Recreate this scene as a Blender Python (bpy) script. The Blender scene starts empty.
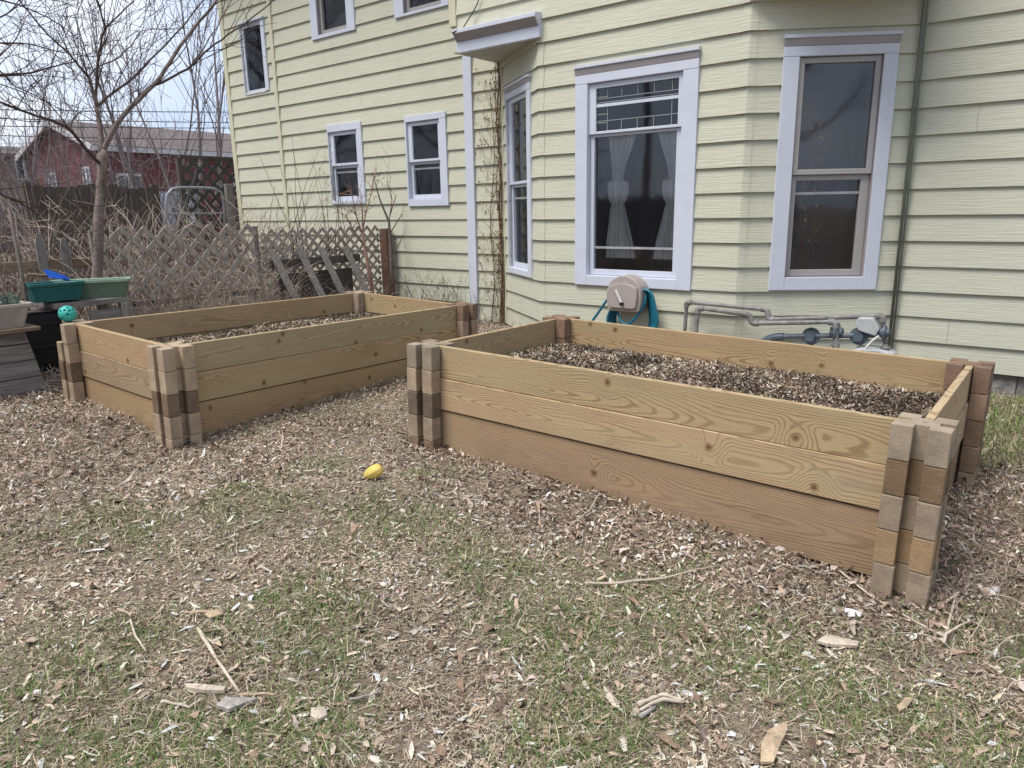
import bpy, bmesh, math, random
import numpy as np
from mathutils import Matrix, Vector, noise as mnoise
random.seed(7); RNG = np.random.default_rng(11)
sc = bpy.context.scene
COL = sc.collection
CZ = 1.46                                    # eye height
FPX = 723.145
YAW, PITCH, ROLL = 0.675104, 0.235671, 0.017857
YB, YW = 5.8866, 6.5926                      # bay front plane, main wall plane
Z0, CS = -1.2913 + CZ, 0.2                   # lowest siding edge, siding course

# ------------------------------------------------------------------ camera
cy, sy = math.cos(YAW), math.sin(YAW)
fwd = Vector((-sy*math.cos(PITCH), cy*math.cos(PITCH), -math.sin(PITCH)))
rgt = Vector((cy, sy, 0)); dwn = fwd.cross(rgt)
r2 = math.cos(ROLL)*rgt + math.sin(ROLL)*dwn
d2 = -math.sin(ROLL)*rgt + math.cos(ROLL)*dwn
cam = bpy.data.objects.new('camera', bpy.data.cameras.new('camera')); COL.objects.link(cam)
cam.matrix_world = Matrix(((r2.x, -d2.x, -fwd.x, 0), (r2.y, -d2.y, -fwd.y, 0), (r2.z, -d2.z, -fwd.z, CZ), (0, 0, 0, 1)))
cam.data.sensor_width = 36; cam.data.lens = FPX*36/1024; cam.data.clip_end = 2000; cam.data.clip_start = .05
sc.camera = cam
EYE = Vector((0, 0, CZ))

def ray(x, y): return (r2*((x-512)/FPX) + d2*((y-384)/FPX) + fwd)
def at(x, y, X=None, Y=None, Z=None, D=None):
    v = ray(x, y)
    t = X/v.x if X is not None else Y/v.y if Y is not None else (Z-CZ)/v.z if Z is not None else D/v.length
    return EYE + v*t

def gz(x, y):
    """height of the lawn"""
    b = -.028*min(0, max(x, -9)) + .005
    b -= .045*math.exp(-((x+.35)**2+(y-2.75)**2)/.45)
    b -= .055*math.exp(-((x+4.15)**2+(y-1.9)**2)/.35)
    return b + .022*mnoise.noise((x*.9, y*.9, 3.1)) + .012*mnoise.noise((x*2.7, y*2.7, 8.4))
def ground_at(x, y):
    Z = .1
    for _ in range(8):
        p = at(x, y, Z=Z); Z = gz(p.x, p.y)
    return Vector((p.x, p.y, Z))

# ------------------------------------------------------------------ mesh builder
class MB:
    def __init__(s): s.v = []; s.f = []; s.c = None
    def quad(s, *p):
        b = len(s.v); s.v += [tuple(q) for q in p]; s.f.append(tuple(range(b, b+len(p)))); return s
    def box(s, x0, x1, y0, y1, z0, z1, M=None):
        P = [Vector((x, y, z)) for z in (z0, z1) for y in (y0, y1) for x in (x0, x1)]
        return s.hexa(P if M is None else [M @ p for p in P])
    def hexa(s, P):
        b = len(s.v); s.v += [tuple(p) for p in P]
        for f in ((0, 2, 3, 1), (4, 5, 7, 6), (0, 1, 5, 4), (2, 6, 7, 3), (0, 4, 6, 2), (1, 3, 7, 5)):
            s.f.append(tuple(b+i for i in f))
        return s
    def tube(s, pts, rad, n=6, cap=True):
        pts = [Vector(p) for p in pts]; m = len(pts)
        if not hasattr(rad, '__len__'): rad = [rad]*m
        b = len(s.v); ref = None
        for i, p in enumerate(pts):
            d = (pts[min(i+1, m-1)] - pts[max(i-1, 0)])
            d = d.normalized() if d.length > 1e-9 else Vector((0, 0, 1))
            if ref is None: ref = d.orthogonal()
            ref = (ref - d*ref.dot(d))
            ref = ref.normalized() if ref.length > 1e-6 else d.orthogonal().normalized()
            q = d.cross(ref)
            for k in range(n):
                a = 2*math.pi*k/n
                s.v.append(tuple(p + (ref*math.cos(a) + q*math.sin(a))*rad[i]))
        for i in range(m-1):
            for k in range(n):
                s.f.append((b+i*n+k, b+i*n+(k+1) % n, b+(i+1)*n+(k+1) % n, b+(i+1)*n+k))
        if cap:
            s.f.append(tuple(b+k for k in reversed(range(n)))); s.f.append(tuple(b+(m-1)*n+k for k in range(n)))
        return s
    def prism(s, outline, h0, h1, fn):
        """outline: list of (a,b); fn(a,b,h)->point"""
        n = len(outline); b = len(s.v)
        for h in (h0, h1): s.v += [tuple(fn(p[0], p[1], h)) for p in outline]
        for i in range(n):
            j = (i+1) % n; s.f.append((b+i, b+j, b+n+j, b+n+i))
        s.f.append(tuple(b+i for i in reversed(range(n)))); s.f.append(tuple(b+n+i for i in range(n)))
        return s
    def lathe(s, prof, n, fn):
        b = len(s.v); m = len(prof)
        for r, h in prof:
            for k in range(n):
                a = 2*math.pi*k/n; s.v.append(tuple(fn(r*math.cos(a), r*math.sin(a), h)))
        for i in range(m-1):
            for k in range(n):
                s.f.append((b+i*n+k, b+i*n+(k+1) % n, b+(i+1)*n+(k+1) % n, b+(i+1)*n+k))
        return s
    def build(s, name, mat, parent=None, bevel=0, smooth=False, loc=None, fix=True):
        me = bpy.data.meshes.new(name)
        off = Vector(parent_world(parent)) if parent is not None else Vector((0, 0, 0))
        if parent is None and loc is not None: off = Vector(loc)
        me.from_pydata([tuple(Vector(p)-off) for p in s.v], [], s.f)
        if fix:
            bm = bmesh.new(); bm.from_mesh(me)
            bmesh.ops.recalc_face_normals(bm, faces=bm.faces); bm.to_mesh(me); bm.free()
        return finish(name, me, mat, parent, bevel, smooth, loc)
def parent_world(p):
    l = Vector((0, 0, 0))
    while p is not None: l = l + p.location; p = p.parent
    return l
def finish(name, me, mat, parent=None, bevel=0, smooth=False, loc=None):
    me.materials.append(mat)
    o = bpy.data.objects.new(name, me); COL.objects.link(o)
    if parent is not None: o.parent = parent
    elif loc is not None: o.location = loc
    if smooth:
        for p in me.polygons: p.use_smooth = True
    if bevel:
        m = o.modifiers.new('bevel', 'BEVEL'); m.width = bevel; m.segments = 2; m.limit_method = 'ANGLE'; m.angle_limit = .7
    return o
def tag(o, label=None, cat=None, group=None, kind=None):
    if label: o['label'] = label
    if cat: o['category'] = cat
    if group: o['group'] = group
    if kind: o['kind'] = kind
    return o
def thing(name, loc, label, cat, group=None):
    o = bpy.data.objects.new(name, None); COL.objects.link(o); o.location = loc; o.empty_display_size = .1
    return tag(o, label, cat, group)
def mesh_np(name, V, F, cols, mat, kind=None, parent=None, smooth=False):
    me = bpy.data.meshes.new(name)
    V = np.asarray(V, np.float32); F = np.asarray(F, np.int32); k = F.shape[1]
    me.vertices.add(len(V)); me.vertices.foreach_set('co', V.ravel())
    me.loops.add(F.size); me.loops.foreach_set('vertex_index', F.ravel())
    me.polygons.add(len(F)); me.polygons.foreach_set('loop_start', np.arange(0, F.size, k, dtype=np.int32))
    me.update(calc_edges=True)
    if cols is not None:
        a = me.color_attributes.new('tone', 'FLOAT_COLOR', 'POINT')
        a.data.foreach_set('color', np.c_[np.asarray(cols, np.float32), np.ones(len(V), np.float32)].ravel())
    o = finish(name, me, mat, parent, smooth=smooth)
    if kind: o['kind'] = kind
    return o

# ------------------------------------------------------------------ materials
class NT:
    def __init__(s, name):
        s.m = bpy.data.materials.new(name); s.m.use_nodes = True; s.t = s.m.node_tree
        s.b = s.t.nodes['Principled BSDF']; s.out = s.t.nodes['Material Output']
    def n(s, typ, ins=None, **props):
        o = s.t.nodes.new('ShaderNode'+typ)
        for k, v in props.items(): setattr(o, k, v)
        for k, v in (ins or {}).items(): s.set(o.inputs[k], v)
        return o
    def set(s, sock, v):
        if isinstance(v, bpy.types.NodeSocket): s.t.links.new(v, sock)
        elif isinstance(v, bpy.types.Node): s.t.links.new(v.outputs[0], sock)
        else:
            if sock.type == 'RGBA' and len(v) == 3: v = (*v, 1)
            sock.default_value = v
    def math(s, op, a, b=0., c=0.):
        o = s.n('Math', operation=op); s.set(o.inputs[0], a); s.set(o.inputs[1], b); s.set(o.inputs[2], c); return o.outputs[0]
    def mix(s, f, a, b, mode='MIX'):
        o = s.n('Mix', data_type='RGBA', blend_type=mode)
        s.set(o.inputs[0], f); s.set(o.inputs[6], a); s.set(o.inputs[7], b); return o.outputs[2]
    def ramp(s, f, *st):
        o = s.n('ValToRGB'); s.set(o.inputs[0], f); e = o.color_ramp.elements
        while len(e) < len(st): e.new(.5)
        for i, (p, c) in enumerate(st): e[i].position = p; e[i].color = (*c, 1) if len(c) == 3 else c
        return o.outputs[0]
    def rng(s, v, a, b, c=0., d=1., smooth=True):
        o = s.n('MapRange', interpolation_type='SMOOTHSTEP' if smooth else 'LINEAR')
        for i, q in enumerate((v, a, b, c, d)): s.set(o.inputs[i], q)
        return o.outputs[0]
    def coord(s, scale=(1, 1, 1), which='Object', off=None):
        c = s.n('TexCoord').outputs[which]
        if off is not None: c = s.n('VectorMath', {0: c, 1: off}, operation='ADD').outputs[0]
        return s.n('VectorMath', {0: c, 1: scale}, operation='MULTIPLY').outputs[0]
    def noise(s, vec, scale, detail=3, rough=.5, out=0):
        return s.n('TexNoise', {'Vector': vec, 'Scale': scale, 'Detail': detail, 'Roughness': rough}).outputs[out]
    def bump(s, h, dist=.005, strength=.5):
        s.t.links.new(s.n('Bump', {'Height': h, 'Distance': dist, 'Strength': strength}).outputs[0], s.b.inputs['Normal'])
    def base(s, c, rough=.6, spec=.3, metal=0):
        s.set(s.b.inputs['Base Color'], c); s.set(s.b.inputs['Roughness'], rough)
        s.set(s.b.inputs['Specular IOR Level'], spec); s.set(s.b.inputs['Metallic'], metal); return s.m

def simple(name, c, rough=.6, spec=.3, var=.12, scale=18, metal=0, bump=.0, dirt=0):
    t = NT(name); v = t.coord()
    n1 = t.noise(v, scale, 4, .6); n2 = t.noise(v, scale*.23, 3)
    f = t.math('ADD', t.math('MULTIPLY', n1, .6), t.math('MULTIPLY', n2, .4))
    k = t.rng(f, .3, .7, 1-var, 1+var)
    col = t.mix(1., c, t.n('CombineColor', {0: k, 1: k, 2: k}), 'MULTIPLY')
    if dirt: col = t.mix(t.rng(t.noise(v, scale*.4, 5, .7), .5, .75, 0, dirt), col, (c[0]*.35+.02, c[1]*.33+.02, c[2]*.3+.015))
    if bump: t.bump(n1, bump)
    return t.base(col, rough, spec, metal)

def m_siding():
    t = NT('pale yellow siding'); v = t.coord()
    grain = t.noise(t.coord((5, 5, 95)), 1., 5, .65); big = t.noise(v, .9, 4, .6); fine = t.noise(t.coord((2, 2, 9)), 3., 3)
    col = t.mix(t.rng(big, .3, .72), (.56, .558, .435), (.525, .53, .425))
    col = t.mix(t.rng(fine, .45, .8, 0, .3), col, (.47, .46, .36))
    z = t.n('SeparateXYZ', {0: t.n('NewGeometry').outputs['Position']}).outputs[2]
    grime = t.math('MULTIPLY', t.rng(z, 1.3, .1), t.rng(t.noise(v, 2.3, 5, .7), .3, .7, .25, 1.))
    col = t.mix(t.math('MULTIPLY', grime, .55), col, (.42, .44, .375))
    strk = t.rng(t.noise(t.coord((9, 9, .45)), 1., 4, .65), .52, .78, 0, .28)
    col = t.mix(strk, col, (.43, .43, .345))
    spots = t.rng(t.noise(v, 60, 2), .72, .79)
    col = t.mix(t.math('MULTIPLY', spots, .35), col, (.25, .24, .18))
    sxr = t.n('SeparateXYZ', {0: t.n('NewGeometry').outputs['Position']}).outputs[0]
    col = t.mix(t.rng(sxr, -3.5, .3, 0, .5), col, (.475, .495, .425))      # greyer end of the house, its dimmer light put into the colour
    gl = t.noise(t.coord((3, 3, 70)), 1., 4, .7)
    col = t.mix(t.rng(gl, .50, .72, 0, .32), col, (.40, .395, .31))
    t.bump(t.math('ADD', grain, t.math('MULTIPLY', gl, .7)), .007, .6)
    return t.base(col, .62, .25)

def m_board():
    t = NT('pressure treated pine')
    info = t.n('ObjectInfo'); rnd = info.outputs['Random']
    off = t.n('CombineXYZ', {0: t.math('MULTIPLY', rnd, 37.), 1: t.math('MULTIPLY', rnd, 3.), 2: t.math('MULTIPLY', rnd, 11.)}).outputs[0]
    p = t.coord(); po = t.coord(off=off)
    s0 = t.n('SeparateXYZ', {0: p}).outputs; s1 = t.n('SeparateXYZ', {0: po}).outputs
    w1 = t.math('SUBTRACT', t.noise(t.coord((.8, 3, 3), off=off), 1., 2), .5)
    w2 = t.math('SUBTRACT', t.noise(t.coord((2.5, 9, 9), off=off), 1., 3), .5)
    vo = t.n('TexVoronoi', {'Vector': t.n('CombineXYZ', {0: s1[0], 1: s1[2], 2: 0.}).outputs[0], 'Scale': 2.9, 'Randomness': 1.}, voronoi_dimensions='2D')
    d = vo.outputs['Distance']
    sel = t.math('GREATER_THAN', t.n('SeparateColor', {0: vo.outputs['Color']}).outputs[0], .42)
    d = t.math('ADD', d, t.math('MULTIPLY', t.math('SUBTRACT', t.noise(t.coord((14, 14, 14), off=off), 1., 2), .5), .05))
    swirl = t.math('MULTIPLY', t.rng(d, .0, .34, 1., 0.), sel)
    knot = t.math('MULTIPLY', t.rng(d, .085, .02), t.math('MULTIPLY', sel, .85))
    zz = t.math('ADD', s0[2], t.math('ADD', t.math('MULTIPLY', w1, .16), t.math('MULTIPLY', t.math('SUBTRACT', rnd, .5), .12)))
    xx = t.math('ADD', t.math('MULTIPLY', s0[0], .055), t.math('ADD', .035, t.math('MULTIPLY', w1, .12)))
    r = t.math('SQRT', t.math('ADD', t.math('MULTIPLY', zz, zz), t.math('MULTIPLY', xx, xx)))
    w3 = t.math('SUBTRACT', t.noise(t.coord((7, 34, 34), off=off), 1., 3, .6), .5)
    r = t.math('ADD', r, t.math('ADD', t.math('MULTIPLY', swirl, .048), t.math('ADD', t.math('MULTIPLY', w2, .016), t.math('MULTIPLY', w3, .007))))
    sn = t.math('SINE', t.math('MULTIPLY', r, 640.))
    late = t.rng(sn, .15, .95)
    late = t.math('MULTIPLY', late, t.rng(t.noise(t.coord((1.3, 5, 5), off=off), 1., 3), .25, .65, .22, .92))
    col = t.mix(late, (.43, .33, .215), (.26, .178, .103))
    fib = t.noise(t.coord((6, 160, 160), off=off), 1., 4, .6)
    col = t.mix(t.rng(fib, .35, .75, 0, .35), col, (.24, .165, .10))
    green = t.rng(t.noise(t.coord((.9, 2, 5), off=off), 1., 3), .45, .7, 0, .45)
    col = t.mix(green, col, (.36, .325, .205))
    grey = t.rng(t.noise(t.coord((1.4, 7, 7), off=off), 1.3, 5, .65), .5, .8, 0, .5)
    col = t.mix(grey, col, (.29, .24, .19))
    kc = t.mix(t.rng(d, .0, .05), (.07, .04, .022), (.22, .125, .06))
    col = t.mix(knot, col, kc)
    chk = t.math('MULTIPLY', t.rng(t.noise(t.coord((1.1, 60, 95), off=off), 1., 2, .4), .735, .765), .75)
    col = t.mix(chk, col, (.075, .05, .033))
    stain = t.rng(t.noise(t.coord((2.2, 3, 3.5), off=off), 1., 5, .7), .56, .74, 0, .38)
    col = t.mix(stain, col, (.20, .145, .10))
    spk = t.rng(t.noise(t.coord((30, 80, 80), off=off), 1., 2), .72, .8, 0, .5)
    col = t.mix(spk, col, (.13, .085, .05))
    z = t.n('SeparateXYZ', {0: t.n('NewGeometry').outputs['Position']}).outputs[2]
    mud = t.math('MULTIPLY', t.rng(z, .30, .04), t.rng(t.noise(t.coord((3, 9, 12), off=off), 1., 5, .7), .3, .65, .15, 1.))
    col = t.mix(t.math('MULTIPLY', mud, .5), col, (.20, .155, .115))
    col = t.mix(1., col, info.outputs['Color'], 'MULTIPLY')
    t.bump(t.math('ADD', fib, t.math('MULTIPLY', late, .6)), .002, .5)
    return t.base(col, .72, .22)

def m_block():
    t = NT('pressed concrete block'); info = t.n('ObjectInfo')
    off = t.n('CombineXYZ', {0: t.math('MULTIPLY', info.outputs['Random'], 31.), 1: 0., 2: 0.}).outputs[0]
    v = t.coord(off=off)
    n1 = t.noise(v, 9, 4, .6); n2 = t.noise(v, 170, 3, .7); n3 = t.noise(v, 26, 4, .65)
    k = t.rng(n1, .3, .7, .80, 1.16)
    col = t.mix(1., info.outputs['Color'], t.n('CombineColor', {0: k, 1: k, 2: k}), 'MULTIPLY')
    col = t.mix(t.rng(n2, .55, .75, 0, .4), col, (.16, .12, .095))
    col = t.mix(t.rng(n2, .45, .28, 0, .3), col, (.56, .48, .41))
    col = t.mix(t.rng(n3, .62, .75, 0, .45), col, (.20, .155, .12))
    t.bump(t.math('ADD', n2, t.math('MULTIPLY', n3, .8)), .004, .6)
    return t.base(col, .88, .15)

def m_weathered(name, c, ax=0):
    t = NT(name); info = t.n('ObjectInfo')
    off = t.n('CombineXYZ', {0: t.math('MULTIPLY', info.outputs['Random'], 31.), 1: 2., 2: 0.}).outputs[0]
    sc_ = [70, 70, 70]; sc_[ax] = 3
    f = t.noise(t.coord(tuple(sc_), off=off), 1., 5, .65); b = t.noise(t.coord(off=off), 3, 4, .6)
    col = t.mix(t.rng(f, .35, .68), tuple(q*.62 for q in c), tuple(q*1.2 for q in c))
    col = t.mix(t.rng(b, .5, .75, 0, .6), col, (c[0]*.5, c[1]*.47, c[2]*.45))
    t.bump(f, .004, .6)
    return t.base(col, .85, .15)

def m_tone(name, rough=.85, bump=0, spec=.15, transl=0):
    t = NT(name); a = t.n('VertexColor', layer_name='tone').outputs[0]
    n = t.noise(t.coord(), 90, 3, .6); k = t.rng(n, .3, .7, .78, 1.2)
    col = t.mix(1., a, t.n('CombineColor', {0: k, 1: k, 2: k}), 'MULTIPLY')
    if bump: t.bump(n, bump)
    return t.base(col, rough, spec)

def m_ground():
    t = NT('soil and thatch'); v = t.coord()
    a = t.noise(v, 1.1, 5, .65); b = t.noise(v, 34, 5, .7); c = t.noise(v, 130, 4, .7)
    col = t.mix(t.rng(b, .3, .7), (.135, .106, .078), (.31, .25, .185))
    col = t.mix(t.rng(c, .52, .7, 0, .65), col, (.37, .31, .25))
    col = t.mix(t.rng(c, .46, .34, 0, .6), col, (.055, .04, .03))
    col = t.mix(t.math('MULTIPLY', t.rng(a, .5, .64), t.rng(b, .4, .6, 0, .6)), col, (.17, .165, .09))
    t.bump(t.math('ADD', b, t.math('MULTIPLY', c, .5)), .02, .9)
    return t.base(col, .95, .1)

def m_glass(name, tint=(.94, .95, .96), r0=.05):
    t = NT(name); t.t.nodes.remove(t.b)
    wob = t.n('Bump', {'Height': t.noise(t.coord(), 3.5, 2), 'Distance': .02, 'Strength': .05}).outputs[0]
    lw = t.n('Fresnel', {'IOR': 1.52}).outputs[0]
    gl = t.n('BsdfGlossy', {'Color': (.9, .92, .95), 'Roughness': .05, 'Normal': wob})
    tr = t.n('BsdfTransparent', {'Color': tint})
    mx = t.n('MixShader', {0: t.math('MULTIPLY', lw, 1.0), 1: tr, 2: gl})
    t.t.links.new(mx.outputs[0], t.out.inputs[0]); return t.m
def m_screen():
    t = NT('insect screen'); t.t.nodes.remove(t.b)
    n = t.noise(t.coord((1, 1, .4)), 5, 3); k = t.rng(n, .3, .7, .08, .17)
    df = t.n('BsdfDiffuse', {'Color': (.05, .05, .055, 1)})
    tr = t.n('BsdfTransparent', {'Color': (1, 1, 1)})
    mx = t.n('MixShader', {0: k, 1: tr, 2: df})
    t.t.links.new(mx.outputs[0], t.out.inputs[0]); return t.m

M = dict(
    siding=m_siding(), board=m_board(), block=m_block(), ground=m_ground(),
    grey_wood=m_weathered('weathered grey wood', (.235, .215, .20), 1), grey_wood_z=m_weathered('weathered grey picket', (.27, .25, .23), 2),
    dark_wood=m_weathered('old dark fence wood', (.115, .10, .092), 2), brown_wood=m_weathered('brown plank', (.26, .19, .135), 1),
    lattice=m_weathered('weathered lattice slat', (.43, .375, .33), 2), lattice_dark=m_weathered('dark lattice slat', (.10, .096, .094), 2),
    white=simple('white painted trim', (.575, .605, .69), .45, .35, .035, 6, dirt=.10), cream=simple('cream vinyl strip', (.56, .545, .40), .5, .3, .05, 5),
    shade=simple('taupe trim and shade', (.33, .305, .31), .5, .3, .08, 5), beige_frame=simple('beige window frame', (.36, .345, .34), .5, .3, .06, 8),  # taupe also paints the shadow under drip caps and cornices
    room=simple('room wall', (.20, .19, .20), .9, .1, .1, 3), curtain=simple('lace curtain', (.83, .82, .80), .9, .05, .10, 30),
    glass=m_glass('window glass'), glass2=m_glass('old wavy glass', (.62, .66, .70)), screen=m_screen(), lead=simple('lead came', (.30, .31, .33), .5, .4, .05, 20),
    soffit=simple('soffit planks', (.52, .50, .46), .7, .2, .1, 8, dirt=.3), stone=simple('rough foundation stone', (.21, .205, .20), .95, .1, .4, 14, bump=.05),
    roof=simple('grey shingles', (.12, .115, .115), .9, .1, .2, 8), conduit=simple('painted conduit', (.17, .185, .155), .5, .35, .12, 20),
    galv=simple('galvanised pipe', (.21, .205, .20), .6, .3, .35, 22, .0, dirt=.8), meterblue=simple('blue grey meter paint', (.085, .11, .135), .5, .35, .25, 25, dirt=.5),
    palegrey=simple('pale grey paint', (.42, .43, .44), .5, .3, .12, 20, dirt=.3), reel=simple('taupe plastic', (.36, .315, .29), .5, .3, .06, 12, dirt=.12),
    hose=simple('teal rubber hose', (.010, .135, .205), .4, .4, .12, 30), handle=simple('white plastic', (.62, .61, .6), .4, .35, .05, 20),
    teal=simple('teal plastic', (.012, .105, .10), .45, .4, .1, 15, dirt=.15), sage=simple('sage green plastic', (.13, .185, .13), .5, .35, .1, 15, dirt=.2),
    sage_rim=simple('faded green plastic rim', (.25, .34, .25), .5, .35, .1, 15), blue=simple('blue plastic', (.01, .10, .52), .4, .4, .06, 20),
    turq=simple('turquoise rubber', (.05, .42, .36), .5, .35, .06, 25), black=simple('black plastic', (.010, .010, .011), .5, .3, .1, 10),
    beigebox=simple('beige plastic planter', (.40, .345, .30), .6, .25, .08, 10, dirt=.25), steel=simple('rusty stake', (.13, .105, .095), .7, .3, .25, 40),
    tube=simple('grey metal tube', (.27, .285, .315), .45, .4, .15, 20, .3), yellow=simple('yellow rind', (.66, .50, .13), .55, .35, .10, 60, bump=.006, dirt=.12),
    bark=simple('grey brown bark', (.195, .16, .145), .9, .1, .3, 30, bump=.02), twig=simple('dark twig', (.095, .068, .062), .9, .1, .25, 30),
    far_twig=simple('distant twig', (.19, .165, .165), .9, .1, .2, 5), redbark=simple('reddish sapling bark', (.26, .155, .125), .85, .15, .25, 25),
    cane=simple('dry cane', (.43, .36, .30), .9, .1, .3, 3), cane2=simple('dark dry cane', (.16, .12, .105), .9, .1, .3, 3),
    litter=m_tone('leaf litter'), grass=m_tone('grass blades', .7), vineleaf=simple('dead vine leaf', (.15, .098, .065), .9, .1, .3, 20),
    red=simple('red siding', (.125, .040, .048), .7, .2, .12, 2), redroof=simple('brown shingles', (.150, .125, .122), .9, .1, .15, 1.5),
    brick=simple('brown brick', (.23, .165, .15), .9, .1, .2, 2), greysiding=simple('blue grey siding', (.30, .33, .37), .7, .2, .1, 1),
    far_white=simple('white trim paint', (.50, .50, .53), .6, .2, .05, 2), darkglass=simple('dark window pane', (.05, .065, .07), .12, .5, .1, 2),
    van=simple('blue grey car paint', (.055, .07, .10), .4, .6, .06, 2), tyre=simple('tyre rubber', (.02, .02, .02), .8, .2, .1, 9),
    carglass=simple('car window glass', (.03, .04, .05), .06, .6, .05, 2), soil=simple('potting soil', (.05, .038, .03), .95, .1, .4, 60, bump=.02),
    stickpale=simple('bleached stick', (.50, .425, .345), .85, .1, .2, 40, bump=.004), sticktan=simple('tan bark chip', (.43, .33, .225), .9, .1, .25, 40, bump=.006),
    stickgrey=simple('grey bark piece', (.33, .305, .285), .9, .1, .3, 40, bump=.006), wire=simple('black cable', (.03, .03, .032), .6, .3, .05, 2),
)

# ------------------------------------------------------------------ world and sun
w = bpy.data.worlds.new('World'); sc.world = w; w.use_nodes = True
nt = w.node_tree; bg = nt.nodes['Background']
sky = nt.nodes.new('ShaderNodeTexSky'); sky.sky_type = 'NISHITA'; sky.sun_disc = False
SUN_EL, SUN_AZ = math.radians(62), math.radians(-22)     # azimuth measured from the -Y side of the house
sdir = Vector((math.sin(SUN_AZ)*math.cos(SUN_EL), -math.cos(SUN_AZ)*math.cos(SUN_EL), math.sin(SUN_EL)))   # towards the sun
sky.sun_elevation = SUN_EL; sky.sun_rotation = math.atan2(sdir.x, sdir.y); sky.dust_density = 3; sky.air_density = 1.2
tc = nt.nodes.new('ShaderNodeTexCoord'); nz = nt.nodes.new('ShaderNodeTexNoise'); nz.inputs['Scale'].default_value = 2.6; nz.inputs['Detail'].default_value = 5
mp = nt.nodes.new('ShaderNodeMapping'); mp.inputs['Scale'].default_value = (1, 1, 2.4)
nt.links.new(tc.outputs['Generated'], mp.inputs[0]); nt.links.new(mp.outputs[0], nz.inputs['Vector'])
cr = nt.nodes.new('ShaderNodeValToRGB'); cr.color_ramp.elements[0].position = .38; cr.color_ramp.elements[1].position = .64
cr.color_ramp.elements[0].color = (3.5, 4.2, 5.6, 1); cr.color_ramp.elements[1].color = (5.8, 6.05, 6.5, 1)
nt.links.new(nz.outputs[0], cr.inputs[0])
mx = nt.nodes.new('ShaderNodeMix'); mx.data_type = 'RGBA'; mx.inputs[0].default_value = .86
nt.links.new(sky.outputs[0], mx.inputs[6]); nt.links.new(cr.outputs[0], mx.inputs[7]); nt.links.new(mx.outputs[2], bg.inputs[0])
bg.inputs[1].default_value = .076
sl = bpy.data.lights.new('sun', 'SUN'); sl.energy = 1.5; sl.angle = math.radians(26); sl.color = (1, .955, .89)
so = bpy.data.objects.new('sun', sl); COL.objects.link(so); so.rotation_euler = sdir.to_track_quat('Z', 'Y').to_euler(); so.location = (0, -5, 12)
sc.view_settings.view_transform = 'Standard'; sc.view_settings.look = 'None'; sc.view_settings.gamma = 1; sc.view_settings.exposure = 1.38
sc.cycles.max_bounces = 7; sc.cycles.transparent_max_bounces = 16; sc.cycles.use_denoising = True

# ================================================================== GROUND
def axis(lo, hi, st, far):
    a = list(np.arange(lo, hi+1e-6, st)); s_ = st
    x = a[0]; L = []
    while x > -far: s_ *= 1.35; x -= s_; L.append(x)
    s_ = st; x = a[-1]; H = []
    while x < far: s_ *= 1.35; x += s_; H.append(x)
    return np.array(L[::-1]+a+H)
GX = axis(-8.2, 1.6, .045, 400); GY = axis(.2, 7.2, .045, 400)
V = []
for y in GY:
    for x in GX:
        z = gz(x, y)
        if -9 < x < 2 and 0 < y < 7: z += .010*mnoise.noise((x*9, y*9, 1.7)) + .006*mnoise.noise((x*21, y*21, 5.2))
        V.append((x, y, z))
nx = len(GX); ii, jj = np.meshgrid(np.arange(nx-1), np.arange(len(GY)-1)); b0 = (jj*nx+ii).ravel()
mesh_np('ground', V, np.c_[b0, b0+1, b0+nx+1, b0+nx], None, M['ground'], 'structure', smooth=True)

# ================================================================== HOUSE
house = thing('yellow_house', (-5, 9, 0), 'pale yellow lap sided house with a bay window and white trim behind the garden beds', 'house')
NC = 30
class Frame:
    """a vertical wall plane: u along it, z up, w outward"""
    def __init__(s, P, Q):
        s.P = Vector((P[0], P[1], 0)); d = Vector((Q[0]-P[0], Q[1]-P[1], 0)); s.L = d.length; s.d = d.normalized(); s.n = Vector((s.d.y, -s.d.x, 0))
    def __call__(s, u, z, w_=0): return s.P + s.d*u + s.n*w_ + Vector((0, 0, z))
    def px(s, x, y, w_=0):
        v = ray(x, y); t = (s.P + s.n*w_ - EYE).dot(s.n)/v.dot(s.n); p = EYE + v*t
        return (p - s.P).dot(s.d), p.z
    def rect(s, pts, w_=0):
        q = [s.px(x, y, w_) for x, y in pts]        # TL TR BL BR
        return [(q[0][0]+q[2][0])/2, (q[1][0]+q[3][0])/2, (q[2][1]+q[3][1])/2, (q[0][1]+q[1][1])/2]
    def box(s, mb, u0, u1, z0, z1, w0, w1):
        return mb.hexa([s(u, z, w_) for z in (z0, z1) for w_ in (w0, w1) for u in (u0, u1)])

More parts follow.
